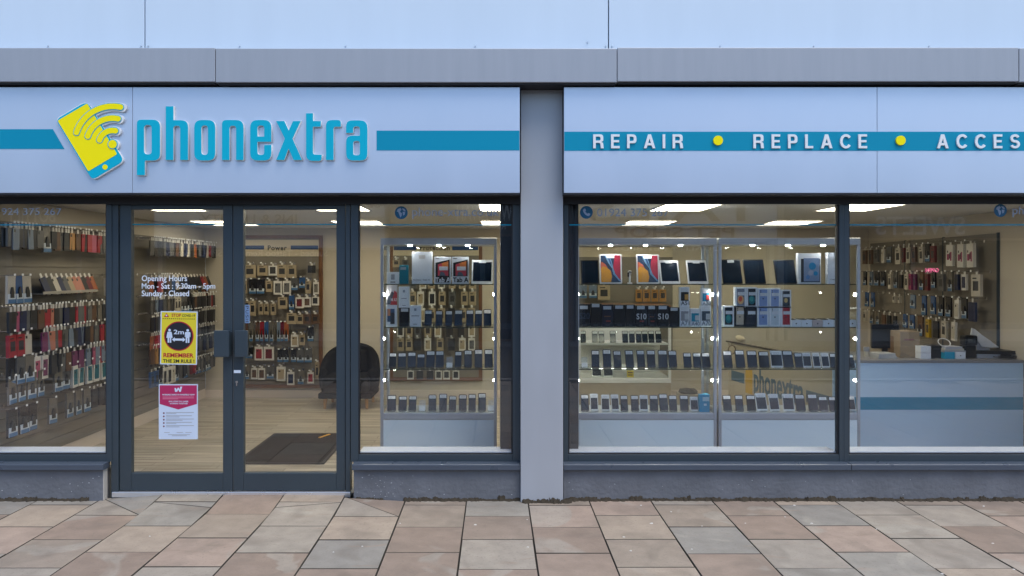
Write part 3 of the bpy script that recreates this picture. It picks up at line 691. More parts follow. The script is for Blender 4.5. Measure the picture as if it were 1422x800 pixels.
# pillar-left cabinet
q = [(360, 425), (452, 515), (533, 597), (615, 685), (715, 780), (788, 853), (862, 932)]
phone_row('A', 'm', [(530 + a / 6.156, 530 + b / 6.156, 335 + t / 6.156, 0) for (a, b), t in zip(q, (595, 600, 597, 590, 590, 592, 588))], 453)
q = [(148, 182, 222), (188, 225, 223), (230, 267, 220), (270, 305, 226), (308, 347, 214), (350, 388, 213), (393, 425, None), (430, 462, 215), (470, 505, 210), (515, 550, 209), (560, 597, 207)]
phone_row('A', 'l', [(490 + a / 3.075, 490 + b / 3.075, t and 420 + t / 3.075, 0) for a, b, t in q], 512)
q = [(143, 182, 403), (190, 227, 407), (232, 268, 405), (277, 308, None), (320, 355, 402), (362, 397, 397), (405, 438, 406), (448, 483, 400), (490, 523, 397), (530, 565, 395), (572, 603, None)]
phone_row('A', 'd', [(490 + a / 3.075, 490 + b / 3.075, t and 420 + t / 3.075, 2 if k == 5 else 0) for k, (a, b, t) in enumerate(q)], 572)
q = [(98, 150, None), (162, 207, 152), (225, 273, 150), (285, 332, 157), (350, 400, 152), (415, 462, 152), (470, 520, 152), (530, 585, 152), (590, 640, 154), (672, 718, 167), (728, 775, 165), (780, 828, 165)]
phone_row('B', 'l', [(780 + a / 4, 780 + b / 4, t and 450 + t / 4, 0) for a, b, t in q], 511.5)
q = [(102, 147, 402, 0), (157, 203, 398, 1), (215, 263, 402, 1), (272, 318, 400, 1), (323, 367, 404, 0), (380, 427, 403, 0), (430, 480, 405, 1), (485, 535, 404, 2), (540, 592, 396, 0), (593, 640, 406, 0), (653, 703, 405, 0), (712, 758, 412, 1)]
phone_row('B', 'd', [(780 + a / 4, 780 + b / 4, 450 + t / 4, wv) for a, b, t, wv in q], 572)
q = [(97, 150, 160, 0), (163, 218, 158, 0), (230, 288, 163, 0), (295, 355, 165, 0), (360, 427, 160, 1), (430, 490, 160, 0), (492, 538, 174, 0), (542, 590, 172, 1), (594, 638, 172, 1), (642, 688, 172, 1), (693, 735, 177, 0), (788, 830, 178, 0)]
phone_row('C', 'l', [(980 + a / 4, 980 + b / 4, 450 + t / 4, wv) for a, b, t, wv in q], 513)
q = [(97, 147, 410, 0), (163, 210, 410, 0), (227, 278, 408, 0), (282, 347, 398, 1), (352, 413, 400, 1), (428, 493, 400, 1), (498, 555, 405, 0), (567, 625, 402, 0), (629, 680, 416, 2), (684, 735, 416, 0), (793, 835, 412, 1)]
phone_row('C', 'd', [(980 + a / 4, 980 + b / 4, 450 + t / 4, wv) for a, b, t, wv in q], 573)

# boxes and tablets
def colm(rgb, rough=.45): return mat('card %d %d %d' % rgb, lin(*rgb), rough)
def retail_box(px0, px1, pyt, pyb, col, label, y=CF + .06, dep=.05, name='retail_box', cat='box', group=None, rz=0, m=None, zbase=None):
    D = Dy(y); w_, h = (px1 - px0) * D / F, (pyb - pyt) * D / F
    o = MB().box(-w_ / 2, w_ / 2, 0, dep, 0, h).build(name, m or colm(col), bevel=.0012, seg=1)
    o.location = (X((px0 + px1) / 2, D), y, Z(pyb, D) if zbase is None else zbase); o.rotation_euler.z = rz
    tag(o, label, cat, group); o['w'] = w_; o['h'] = h; return o
def patch(o, u0, u1, v0, v1, col, name='print', lift=1, poly=None, m=None):
    w_, h = o['w'], o['h']; f_ = lambda u, v: ((u - .5) * w_, v * h)
    pts = [f_(*p) for p in poly] if poly else [f_(u0, v0), f_(u1, v0), f_(u1, v1), f_(u0, v1)]
    return MB().prism(pts, -.0007 * lift - .0004, -.0001 if lift == 1 else -.0007 * lift + .0002).build(name, m or colm(col), o)
def word(o, body, u0, u1, v0, v1, col=(30, 30, 34), name='lettering', lift=3, m=None, bold=.01):
    w_, h = o['w'], o['h']
    return text(name, body, -.0007 * lift - .0004, m or colm(col), x0=(u0 - .5) * w_, x1=(u1 - .5) * w_, z0=v0 * h, z1=v1 * h, depth=.0005, parent=o, bold=bold)
WB = (232, 238, 246)
TZ, MZ = SHZ[0] + .0005, SHZ[1] + .0005
G1 = 'boxed goods in the glass cabinets'
def cb(px0, px1, pyt, pyb, col, label, z=None, dep=.05, yy=.06, **k): return retail_box(px0, px1, pyt, pyb, col, label, y=CF + yy, dep=dep, zbase=z, group=G1, **k)
o = cb(537, 554, 378.5, 395, WB, 'small white box with earphones picture at the edge of armchair cabinet top shelf', TZ); patch(o, .35, .65, .35, .8, (150, 155, 165)); patch(o, .3, .7, .1, .2, (120, 125, 130))
o = cb(554.5, 567, 369, 395, (0, 118, 140), 'teal upright box beside the large plain white tablet box', TZ); patch(o, .12, .75, .75, .9, (150, 170, 185), 'price_label')
o = cb(572, 600, 350.5, 395, (228, 236, 246), 'large plain white tablet box, tallest on the armchair cabinet top shelf', TZ); patch(o, .34, .66, .78, .90, (205, 205, 205), 'price_label'); word(o, 'Galaxy Tab A', .06, .9, .09, .15, (90, 96, 108), lift=1)
def tab_box(p0, p1, label, black):
    o = cb(p0, p1, 357.5, 395, WB, label, TZ)
    patch(o, 0, 0, 0, 0, (16, 18, 24), 'tablet_picture', 1, [(.08, .05 if black else .28), (.93, .05 if black else .28), (.93, .90), (.08, .78)])
    patch(o, 0, 0, 0, 0, (205, 70, 85), 'tablet_picture', 2, [(.22, .3), (.85, .3), (.85, .84), (.22, .72)])
    patch(o, 0, 0, 0, 0, (225, 130, 60), 'tablet_picture', 3, [(.5, .6), (.85, .55), (.85, .84), (.45, .76)])
    patch(o, 0, 0, 0, 0, (84, 92, 110), 'tablet_picture', 3, [(.3, .3), (.7, .3), (.6, .42), (.4, .46)])
    patch(o, .3, .82, .50, .64, (215, 220, 228), 'price_label', 4); patch(o, .08, .3, .93, .955, (40, 42, 48))
    word(o, 'Tab A', .06, .99, .06, .24, (225, 230, 240) if black else (28, 30, 36), lift=4, bold=.03)
tab_box(603, 626, 'boxed tablet with black lower half and Tab A wording, beside large white box', True)
tab_box(627.5, 651, 'white boxed tablet with black Tab A wording beside framed white tablet', False)
def tablet(px0, px1, pyt, pyb, white, label, tilt=R(17), z=TZ, art=False, yy=.07, card=True, lean=0):
    y = CF + yy; D = Dy(y + .03); w_ = (px1 - px0) * D / F; h = (pyb - pyt) * D / F / math.cos(tilt)
    body = M_pwhite if white else M_pblack; t_ = .009; r = .008
    me = tilted(MB().prism(rnd([(-w_ / 2, 0, r), (w_ / 2, 0, r), (w_ / 2, h, r), (-w_ / 2, h, r)], 4), 0, t_).mesh('tablet', [body]), tilt)
    o = link(me, 'tablet'); o.location = (X((px0 + px1) / 2, Dy(y)), y, z + .002); o.rotation_euler.z = lean; tag(o, label, 'tablet', 'tablets in the glass cabinets')
    b = .012 if white else .008; bv = b if art else (.022 if white else .01)
    P = lambda pts, m, lift, nm: link(tilted(MB().prism(pts, -.0006 * lift, -.0006 * lift + .0007).mesh(nm, [m]), tilt), nm, o)
    P([(-w_ / 2 + b, bv), (w_ / 2 - b, bv), (w_ / 2 - b, h - bv), (-w_ / 2 + b, h - bv)], M_screen, 1, 'screen')
    if art:
        S_ = lambda u, v: (-w_ / 2 + b + (w_ - 2 * b) * u, bv + (h - 2 * bv) * v)
        for c_, lf, pts in (((40, 58, 84), 2, [(0, 0), (1, 0), (1, 1), (0, 1)]), ((226, 158, 40), 3, [(0, 0), (.5, 0), (.56, .2), (.5, .42), (.3, .55), (.1, .6), (0, .66)]), ((214, 106, 70), 4, [(0, .5), (.12, .6), (.34, .54), (.24, .66), (.1, .74), (0, .76)]),
                             ((176, 44, 66), 3, [(.72, 1), (.66, .75), (.62, .52), (.68, .38), (.86, .16), (1, .1), (1, 1)]), ((110, 150, 185), 4, [(.2, 1), (.38, .72), (.56, .52), (.62, .3), (.95, .02), (1, .05), (.72, .32), (.64, .5), (.58, .7), (.5, .88), (.42, 1)]), ((60, 90, 130), 5, [(.3, 1), (.44, .74), (.55, .6), (.54, .72), (.47, .88), (.38, 1)])):
            P([S_(*p) for p in pts], colm(c_, .25), lf, 'screen_picture')
    if card: P([(-w_ * .17, h * .86), (w_ * .17, h * .86), (w_ * .17, h * .965), (-w_ * .17, h * .965)], M_card, 7, 'price_label')
    s = MB().box(-w_ * .3, w_ * .3, .002, .09, 0, .0018); s.box(-w_ * .3, w_ * .3, .075, .079, .0018, .09)
    st_ = s.build('tablet_stand', M_acr); st_.location = (o.location.x, o.location.y + .004, z); tag(st_, 'clear easel under the ' + label.split(',')[0], 'display stand', 'clear easels under tablets')
    return o
tablet(654.5, 684, 360.5, 393.5, True, 'white framed tablet leaning back, alone at pillar side of armchair cabinet', lean=R(-4))
o = cb(536.5, 551.5, 396, 424, (212, 208, 212), 'white and red phone box balanced on another box in armchair cabinet', Z(424, Dy(CF + .06)))
patch(o, 0, 0, 0, 0, (176, 44, 50), 'print', 1, [(.35, .02), (1, .02), (1, .62), (.75, .74)]); patch(o, 0, 0, 0, 0, (70, 78, 92), 'print', 2, [(.02, .05), (.35, .05), (.72, .6), (.5, .7), (.1, .35)])
t = word(o, 'MI A3', .42, .96, .2, .36, (235, 236, 240), lift=3)
o = cb(536, 551, 424.5, 454.5, WB, 'white phone box with blue phone picture at the foot of a stack by doors', MZ); patch(o, .12, .8, .22, .82, (60, 92, 130)); patch(o, .4, .8, .12, .65, (52, 58, 70), lift=2); patch(o, .15, .4, .5, .82, (220, 150, 110), lift=2)
o = cb(553.5, 568.5, 398, 427.5, WB, 'plain white phone box resting on a black phone box in armchair cabinet', Z(427.5, Dy(CF + .06))); patch(o, .4, .6, .72, .84, (150, 160, 175)); patch(o, .25, .75, .42, .45, (120, 128, 140)); patch(o, .35, .65, .1, .13, (120, 128, 140))
o = cb(554, 568, 428, 454.5, (20, 22, 30), 'black phone box beneath a plain white phone box in armchair cabinet', MZ); patch(o, .2, .92, .78, .95, (200, 206, 214), 'price_label')
o = cb(569, 584.5, 425, 454.5, WB, 'plain white phone box standing next to the small phones in armchair cabinet', MZ); patch(o, .4, .6, .74, .86, (150, 160, 175)); patch(o, .15, .85, .49, .52, (90, 98, 110)); patch(o, .3, .65, .1, .13, (120, 128, 140))
# pillar cabinet
tablet(807.5, 832, 361, 393.5, False, 'large black tablet leaning at pillar end of the top shelf', card=False)
tablet(833, 864, 353.5, 394.5, True, 'white tablet with orange and blue screen picture nearest the pillar', R(8), art=True)
o = MB().loft([[(math.cos(a) * .022, math.sin(a) * .022, 0) for a in [k * .785 for k in range(8)]], [(math.cos(a) * .020, math.sin(a) * .020, .012) for a in [k * .785 for k in range(8)]]]).tube((0, 0, .012), (0, .006, .10), .008, .007).tube((-.013, .006, .10), (.013, .006, .10), .014, .014, 12).build('watch_stand', M_pwhite, smooth=False)
o.location = (X(874.5, Dy(.95)), .95, TZ); tag(o, 'small white watch stand between the two colourful tablets', 'watch stand')
MB().tube((-.014, -.009, .098), (-.014, -.006, .06), .008, .007).tube((.0, -.011, .100), (.0, -.0085, .104), .013, .013, 12).build('watch', M_pblack, o)
tablet(884.5, 916, 354, 394.5, True, 'white tablet with orange and blue screen picture beside plain white tablets', R(8), art=True)
tablet(918, 945, 362, 394.5, True, 'white tablet with dark screen leaning next to a colourful tablet', R(24))
o_ = tablet(956, 984, 362, 394.5, True, 'white tablet with dark screen and round sticker near cabinet post', R(24))
names = [('S20', (52, 66, 90)), ('', 0), ('', 0), ('', 0), ('', 0), ('S10', (200, 205, 212)), ('S10', (40, 52, 74)), ('S10', (200, 205, 212)), ('', 0)]
ed = [(22, 130), (134, 236), (239, 346), (350, 455), (459, 548), (552, 655), (659, 747), (751, 860), (864, 957)]; tp = [556, 552, 560, 562, 560, 567, 567, 567, 585]
lab9 = ['black phone box lettered S20 at the pillar end of the dark boxes', 'plain black phone box with high price card beside box lettered S20', 'navy phone box with orange print among the dark boxes', 'plain black phone box with low price card right after navy box', 'plain black phone box between high carded box and box lettered S10',
        'black phone box with grey S10 lettering and red specks', 'black phone box with dim navy S10 lettering', 'black phone box with brightest grey S10 lettering', 'short plain black phone box beside the white numbered boxes']
for k, ((a, b), tpx) in enumerate(zip(ed, tp)):
    p0, p1 = 800 + a / 6.665, 800 + b / 6.665
    o = cb(p0, p1, 340 + tpx / 6.665, 454.5, (15, 17, 24) if k != 2 else (18, 26, 48), lab9[k], MZ, dep=.055)
    v = .78 if k in (0, 2) else .82
    patch(o, .12, .80, v if k != 1 else .85, v + .15 if k != 1 else .99, (196, 204, 214), 'price_label')
    if names[k][0]: word(o, names[k][0], .06, .97, .34, .62, names[k][1], bold=.02)
    if k in (2, 5, 6): patch(o, .35, .75, .22, .28, (140, 60, 50)); patch(o, .2, .75, .44, .49, (120, 80, 50) if k != 5 else (30, 32, 40))
    patch(o, .3, .7, .06, .085, (90, 95, 105))
sq = [(960, 1050, 388, 565, 'A51', (20, 24, 30), 0), (1160, 1245, 400, 566, 'A20', (0, 120, 160), 0), (960, 1050, 570, 765, 'A71', (150, 152, 160), 1), (1058, 1145, 596, 765, 'A40', (30, 140, 170), 1), (1152, 1250, 570, 765, 'A70', (70, 84, 100), 1)]
sl = ['white phone box lettered A51 on top of box lettered A71', 'white phone box lettered A20 on top of box lettered A70', 'white phone box lettered A71 beneath box lettered A51', 'white and blue phone box lettered A40, nothing stacked on it', 'white phone box lettered A70 beneath box lettered A20']
for (a, b, tpx, bt, nm, c_, low), l_ in zip(sq, sl):
    o = cb(800 + a / 6.665, 800 + b / 6.665, 340 + tpx / 6.665, 340 + bt / 6.665 if not low else 454.5, WB, l_, MZ if low else Z(340 + (bt + 3) / 6.665, Dy(CF + .06)))
    patch(o, .12, .9, .28, .74, c_); patch(o, .5, .9, .34, .62, (210, 160, 80) if nm == 'A51' else (200, 205, 210) if nm != 'A20' else (190, 60, 60), lift=2); patch(o, .08, .9, .78, .95, (222, 226, 232), 'price_label', 2)
    word(o, nm, .10, .98, .05, .27, (120, 130, 145) if nm != 'A51' else (90, 98, 110), bold=.02)
o = cb(971.5, 985.5, 548.5, 573, (0, 150, 195), 'bright blue phone box at the counter end of the pillar cabinet deck', DECK + .001, yy=.05); patch(o, .3, .95, .62, .85, (170, 210, 228), 'price_label'); patch(o, .42, .7, .36, .48, (190, 225, 238))
# counter cabinet
tablet(1004.5, 1031.5, 361, 394.5, False, 'black tablet with price card nearest the aluminium posts', R(20))
tablet(1035.5, 1064, 361, 394.5, False, 'black tablet without card, between two other black tablets', R(20), card=False)
tablet(1078.5, 1107, 361.5, 394.5, False, 'black tablet leaning beside the blue and white tablet box', R(20), card=False)
o = cb(1108.5, 1140, 353.5, 396, WB, 'white tablet box with blue bubble picture on counter cabinet top shelf', TZ)
patch(o, .12, .96, .05, .82, (28, 34, 46), 'tablet_picture', 1, None); patch(o, .24, .93, .08, .84, (128, 150, 186), 'tablet_picture', 2)
for u, v, rr, c_ in ((.62, .58, .16, (20, 130, 185)), (.76, .34, .10, (20, 130, 185)), (.42, .22, .09, (90, 140, 200)), (.55, .36, .12, (160, 170, 196))):
    patch(o, 0, 0, 0, 0, c_, 'tablet_picture', 3, [(u + rr * math.cos(t), v + rr * .74 * math.sin(t)) for t in [k * .45 for k in range(14)]])
o = cb(1149.5, 1179.5, 352.5, 396, (226, 234, 246), 'tall plain white tablet box behind the window mullion', TZ); patch(o, .2, .45, .74, .78, (235, 238, 242)); word(o, 'Galaxy', .12, .5, .11, .16, (90, 96, 108), lift=1)
def sbox(zx, zy, low, col, scr, label, back=False, dark=False):
    (a, b), (tp_, bt) = zx, zy
    o = cb(1000 + a / 6.955, 1000 + b / 6.955, 345 + tp_ / 6.955, 456 if low else 345 + bt / 6.955, col, label, MZ if low else Z(345 + (bt + 3) / 6.955, Dy(CF + .06)))
    patch(o, .16, .86, .09, .93, scr[0], 'phone_picture', 1)
    if not back:
        patch(o, 0, 0, 0, 0, scr[1], 'phone_picture', 2, [(.5 + .30 * math.cos(t), .38 + .22 * math.sin(t)) for t in [k * .5236 for k in range(12)]]); patch(o, 0, 0, 0, 0, scr[2], 'phone_picture', 3, [(.48 + .17 * math.cos(t), .42 + .13 * math.sin(t)) for t in [k * .5236 for k in range(12)]])
    else:
        patch(o, 0, 0, 0, 0, (30, 32, 40), 'camera_picture', 2, [(.28 + .05 * math.cos(t), .86 + .03 * math.sin(t)) for t in [k * .785 for k in range(8)]]); patch(o, 0, 0, 0, 0, (30, 32, 40), 'camera_picture', 2, [(.28 + .05 * math.cos(t), .77 + .03 * math.sin(t)) for t in [k * .785 for k in range(8)]])
        patch(o, .44, .56, .44, .50, (60, 66, 80), lift=2)
    patch(o, .22, .88, .60, .76, (212, 218, 228), 'price_label', 4)
PUR, CRM = (134, 158, 208), (196, 210, 222)
sbox(((28, 135)), (572, 765), 1, WB, ((14, 28, 40), (20, 110, 125), (60, 150, 150)), 'white phone box with teal screen picture at the foot by cabinet post')
sbox((140, 241), (572, 765), 1, (26, 28, 34), ((190, 178, 160), 0, 0), 'dark phone box showing a gold phone back under orange pictured box', True)
sbox((245, 353), (575, 765), 1, (22, 28, 40), ((24, 34, 52), 0, 0), 'navy phone box showing a dark phone back under teal pictured box', True)
sbox((358, 470), (577, 770), 1, WB, (PUR, 0, 0), 'white box showing a lilac phone back, under the first upper lilac box', True)
sbox((475, 583), (577, 770), 1, WB, (CRM, 0, 0), 'white box showing a pale cream phone back, lower row', True)
sbox((587, 688), (577, 770), 1, WB, ((176, 40, 52), 0, 0), 'white box showing a red phone back, under black screen picture', True)
sbox((146, 250), (372, 568), 0, WB, ((120, 130, 150), (226, 178, 120), (214, 92, 70)), 'white phone box with orange screen picture on top of gold phone box')
sbox((254, 357), (372, 568), 0, WB, ((14, 28, 40), (20, 110, 125), (60, 150, 150)), 'white phone box with teal screen picture on top of navy box')
sbox((362, 470), (381, 573), 0, WB, (PUR, 0, 0), 'upper white box showing a lilac phone back, next to teal screen picture', True)
sbox((475, 583), (381, 573), 0, WB, (PUR, 0, 0), 'upper white box showing a lilac phone back, above the cream one', True)
sbox((587, 687), (397, 573), 0, WB, ((26, 34, 44), (60, 66, 76), (214, 186, 120)), 'white phone box with black and gold screen picture above red box')
for k, (a, b) in enumerate(((690, 782), (787, 889), (893, 991), (995, 1100), (1104, 1200), (1234, 1325))):
    y = CF + .045; D = Dy(y); w_ = (b - a) / 6.955 * D / F - .002; h = .058; dep = .17
    m_ = MB(); m_.box(-w_ / 2, w_ / 2, 0, .003, 0, h).box(-w_ / 2, w_ / 2, dep - .003, dep, 0, h).box(-w_ / 2, -w_ / 2 + .003, .0035, dep - .0035, 0, h).box(w_ / 2 - .003, w_ / 2, .0035, dep - .0035, 0, h).box(-w_ / 2 + .0035, w_ / 2 - .0035, .0035, dep - .0035, 0, .035)
    o = m_.build('open_phone_box', colm(WB) if k != 2 else colm((206, 190, 186))); o.location = (X(1000 + (a + b) / 2 / 6.955, D), y, MZ)
    tag(o, f"low open {'white' if k != 2 else 'pinkish'} phone box lying flat, {ORD[k]} from the upright box stack", 'box', 'open phone boxes lying flat')
    plate('emblem', [disc(0, .027, .006, 10)], -.0012, .001, M_pblack, o)
    ph = MB().prism(rnd([(-w_ / 2 + .006, 0, .008), (w_ / 2 - .006, 0, .008), (w_ / 2 - .006, .145, .008), (-w_ / 2 + .006, .145, .008)], 4), 0, .008).mesh('boxed_phone', [M_pwhite if k > 3 else M_pblack]); tilted(ph, R(84))
    p_ = link(ph, 'boxed_phone'); p_.location = (o.location.x, y + .012, MZ + .047); tag(p_, f"{'white' if k > 3 else 'black'} phone lying in the open box {ORD[k]} from upright stack", 'phone', 'phones lying in open boxes')
    link(tilted(MB().box(-w_ / 2 + .010, w_ / 2 - .010, -.0006, .0003, .008, .137).mesh('screen', [M_screen]), R(84)), 'screen', p_)

# ------------------------------------------------------------------ hanging accessories
def packet(kind, c, w_=.075, h=.15):
    k = ('pk', kind, c, round(w_, 3), round(h, 3))
    if k in PH: return PH[k]
    cm = colm(c, .42); m = MB()
    if kind == 'case':                                        # moulded case with camera hole and hook tab
        m.prism(rnd([(-w_ / 2, -h - .03, .010), (w_ / 2, -h - .03, .010), (w_ / 2, -.03, .010), (-w_ / 2, -.03, .010)], 3), 0, .011, 0)
        m.prism([(-w_ / 2 + .010, -.062), (-w_ / 2 + .030, -.062), (-w_ / 2 + .030, -.040), (-w_ / 2 + .010, -.040)], -.0008, .0005, 1)
        m.box(-.012, .012, .004, .007, -.031, .006, 2)
    elif kind == 'wallet':
        m.box(-w_ / 2, w_ / 2, 0, .018, -h - .03, -.03, 0).box(-w_ / 2 + .006, w_ / 2 - .006, .003, .015, -h - .0305, -.0295, 1).box(-.012, .012, .007, .010, -.03, .006, 2)
    elif kind == 'pack':                                      # clear pack with a dark device above a printed foot
        m.box(-w_ / 2, w_ / 2, .004, .020, -h - .02, .006, 0).box(-w_ / 2 + .004, w_ / 2 - .004, -.001, .0035, -h - .016, -h * .70, 3)
        m.box(-w_ / 2 + .004, w_ / 2 - .004, -.0016, -.0011, -h - .016, -h * .92, 4)
        m.prism([(-w_ * .22, -h * .86), (w_ * .22, -h * .86), (w_ * .18, -h * .62), (w_ * .06, -h * .42), (-w_ * .08, -h * .42), (-w_ * .2, -h * .62)], -.006, .003, 1)
    elif kind == 'box':
        m.box(-w_ / 2, w_ / 2, 0, .026, -h - .02, -.02, 0).box(-.014, .014, .010, .013, -.02, .008, 2)
        m.box(-w_ * .30, w_ * .30, -.0012, -.0002, -h * .84, -h * .40, 1).box(-w_ * .34, w_ * .1, -.0012, -.0002, -h * .30, -h * .24, 1)
    elif kind == 'promo':
        m.box(-w_ / 2, w_ / 2, 0, .03, -h - .02, -.02, 2).box(-.014, .014, .010, .013, -.02, .008, 2)
        m.box(-w_ * .36, -w_ * .02, -.0012, -.0002, -h * .80, -h * .52, 0).box(w_ * .14, w_ * .34, -.0012, -.0002, -h * .84, -h * .42, 0).box(-w_ * .34, -w_ * .2, -.0012, -.0002, -h * .46, -h * .36, 1).box(w_ * .0, w_ * .12, -.0012, -.0002, -h * .74, -h * .46, 1)
    elif kind == 'window':                                    # printed border round a clear front with the case inside
        m.box(-w_ / 2, w_ / 2, 0, .022, -h - .02, -.02, 2).box(-w_ * .34, w_ * .34, -.003, -.0002, -h * .98, -h * .28, 0).box(-.014, .014, .010, .013, -.02, .008, 2)
        m.box(-w_ * .26, -w_ * .04, -.0040, -.0031, -h * .46, -h * .36, 1)
    mats = [cm, mat('dark detail', (.018, .018, .02), .4), mat('hang tab', (.62, .60, .56), .5), mat('pack foot white', (.50, .55, .60), .4), mat('pack foot blue', (.05, .14, .28), .4)]
    if kind == 'pack': mats[0] = mat('clear pack %d' % c[0], lin(*c), .22)
    PH[k] = m.mesh({'case': 'phone_case', 'wallet': 'wallet_case', 'pack': 'blister_pack', 'box': 'boxed_accessory', 'window': 'window_box', 'promo': 'promo_box'}[kind], mats); return PH[k]
CN = {'k': ((25, 26, 30), 'black'), 'K': ((43, 43, 45), 'charcoal'), 'g': ((87, 87, 87), 'grey'), 'n': ((23, 33, 65), 'navy'), 'b': ((48, 80, 126), 'blue'), 'l': ((107, 122, 141), 'pale blue'), 'r': ((142, 32, 44), 'red'), 'd': ((96, 24, 34), 'dark red'),
      'p': ((160, 78, 104), 'pink'), 's': ((172, 112, 94), 'salmon'), 'u': ((104, 46, 86), 'purple'), 't': ((157, 117, 68), 'tan'), 'w': ((178, 172, 160), 'white'), 'o': ((150, 84, 50), 'orange'), 'B': ((89, 65, 48), 'brown'), 'c': ((102, 97, 89), 'clear'), 'T': ((13, 94, 110), 'teal'), 'm': ((140, 36, 88), 'magenta'), 'y': ((179, 147, 33), 'yellow'), 'e': ((156, 141, 115), 'cream'), 'a': ((156, 114, 58), 'amber')}
KN = {'case': 'phone case', 'wallet': 'wallet case', 'pack': 'blister pack', 'box': 'boxed accessory', 'window': 'window box', 'promo': 'printed white box'}
BN = {'case': 'phone_case', 'wallet': 'wallet_case', 'pack': 'blister_pack', 'box': 'boxed_accessory', 'window': 'window_box', 'promo': 'promo_box'}
# --- slat wall of phone cases
SWX = LX + .03
sw = thing('slat_wall', (LX + .015, 2.2, FLZ), 'long grooved slat wall of hanging phone cases, running back from the glass', 'slat wall')
b_ = MB(); zs = [.137 + .10 * k for k in range(20)] + [2.10]
for a, b in zip(zs, zs[1:]): b_.box(LX + .0006, SWX, .125, BACK - .06, a + .003, b - .003)
b_.box(LX + .0004, SWX - .012, .126, BACK - .061, .137, 2.0995)
b_.build('slat_board', M_slat, sw)
MB().box(LX + .0006, SWX + .003, BACK - .0595, BACK - .04, .137, 2.10).build('end_trim', M_calu, sw)
hook_me = MB().tube((0, 0, 0), (0, -.185, .006), .0025, n=5).tube((0, -.185, .006), (0, -.187, .014), .0028, n=5).box(-.011, .011, -.190, -.188, .002, .018, 1).box(-.012, .012, -.002, .0, -.012, .012).mesh('hook', [M_steel, M_pwhite])
all_hooks = []
def hook(parent, x, y, z, rz): all_hooks.append((parent, x, y, z, rz))
RN = ['top', 'second', 'third', 'fourth', 'fifth', 'sixth', 'bottom']
GL = 'accessories hanging on the slat wall by the entrance'
rr = random.Random(11)
# per row: height of hook, contents seen through the window (kind by letter), contents seen through the door
WIN = [(2.07, 'g K k k g *c k k K t B r r p r g c w l g', 'g K k K g k g K g w n w g t o g k n w r g k'),
       (1.665, '*w *b *w - - - - - - - - - - - - +w - +r -', 'o - r s k g b w - - - - - - - - - - - - -'),
       (1.425, 'k p g K B r s g n K r r g B c K n g r d', 'g l n g c g +w +w *g *g *k k K k k g k r k'),
       (1.237, '+r +r w - u s r g l n n B g r t k *g *g', 'k K g - r r - - r r k k g k k g k k K'),
       (1.035, '*k *g *c #p #u K k B u u l p r d r - -', 'o r p d B k g k g K g k g K g k K k g k'),
       (.895, '*c *c *c *c - *c *g #T #T #T #T #T - #p #w', 'B t k g K w g g k g K d r K g k g k g g'),
       (.640, '*k *k *k - *c - *c *c *c +k +k *g *k *g', '+b +b *k #k #k #w *k g k g d r g g k g g k')]
VIS0 = (.13, 1.92); VIS1 = (2.44, 4.28)
def put_left(k, n, yy, z, depth, sd):
    o = link(packet(*sd['mesh']), BN[sd['mesh'][0]]); o.location = (SWX + depth, yy, z - .006); o.rotation_euler = (rr.uniform(-.03, .03), sd.get('roll', 0) + rr.uniform(-.03, .03), R(90) + rr.uniform(-.10, .10))
    return o
for k, (zh, sA, sB) in enumerate(WIN):
    n = 0; seq = []
    for part, (y0, y1) in ((sA, VIS0), (sB, VIS1)):
        toks = part.split(); st = (y1 - y0) / len(toks)
        for i_, tk in enumerate(toks):
            if tk == '-': continue
            seq.append((y0 + (i_ + .5) * st, tk))
            if i_ + 1 < len(toks) and len(tk) == 1 and toks[i_ + 1] != '-' and rr.random() < .62: seq.append((y0 + (i_ + 1) * st, rr.choice('gkKnBgKl') if k != 6 else '*g'))
    for yy, tk in seq:
        kd = {'*': 'pack', '+': 'box', '#': 'window'}.get(tk[0], 'case'); cl = tk[-1]
        if kd == 'case' and rr.random() < .18: kd = 'wallet'
        w_, h = {'case': (.078, .158), 'wallet': (.082, .16), 'pack': (.098, .188), 'box': (.09, .17), 'window': (.09, .19)}[kd]
        if kd in ('case', 'wallet') and rr.random() < .3: h = round(h + rr.choice((-.014, .01)), 3)
        hook(sw, SWX, yy, zh, R(90)); cnt = 2 if rr.random() < .16 else 1
        for q_ in range(cnt):
            dp = (.172 if q_ == 0 else .135) - rr.uniform(0, .012)
            if q_: cl = rr.choice(('g', 'k', 'K', cl, cl))
            o = put_left(k, n, yy, zh, dp, {'mesh': (kd, CN[cl][0], w_, h)})
            tag(o, f'{CN[cl][1]} {KN[kd]}, {ORD[n]} from the window in {RN[k]} row of entrance slat wall', KN[kd], GL); n += 1
# leaning cases on two short ledges
def ledge(y0, y1, z, label):
    t_ = MB().box(0, .13, y0, y1, -.006, 0).box(.126, .13, y0, y1, .0005, .018).build('display_ledge', M_acr if False else mat('grey ledge', (.30, .28, .25), .4)); t_.location = (SWX + .001, 0, z); tag(t_, label, 'ledge', 'short ledges on the slat wall'); return t_
ledge(.62, 1.46, 1.515, 'grey ledge of leaning cases seen through the end window, slat wall')
ledge(3.16, 4.26, 1.50, 'upper grey ledge of leaning cases near the back wall')
ledge(3.30, 4.26, 1.335, 'lower grey ledge of leaning cases near the back wall')
def leaning(y0, y1, z, s, where):
    toks = s.split(); st = (y1 - y0) / len(toks)
    for n, cl in enumerate(toks):
        o = link(packet('case', CN[cl][0], .074, .150), 'phone_case'); o.location = (SWX + .085, y0 + (n + .5) * st - .03, z + .162); o.rotation_euler = (R(-14), R(-16), R(90))
        tag(o, f'{CN[cl][1]} phone case leaning on the ledge, {ORD[n]} from the window, {where}', 'phone case', 'leaning phone cases on ledges')
leaning(.66, 1.46, 1.516, 'n K w n g e s s k d o', 'end window ledge')
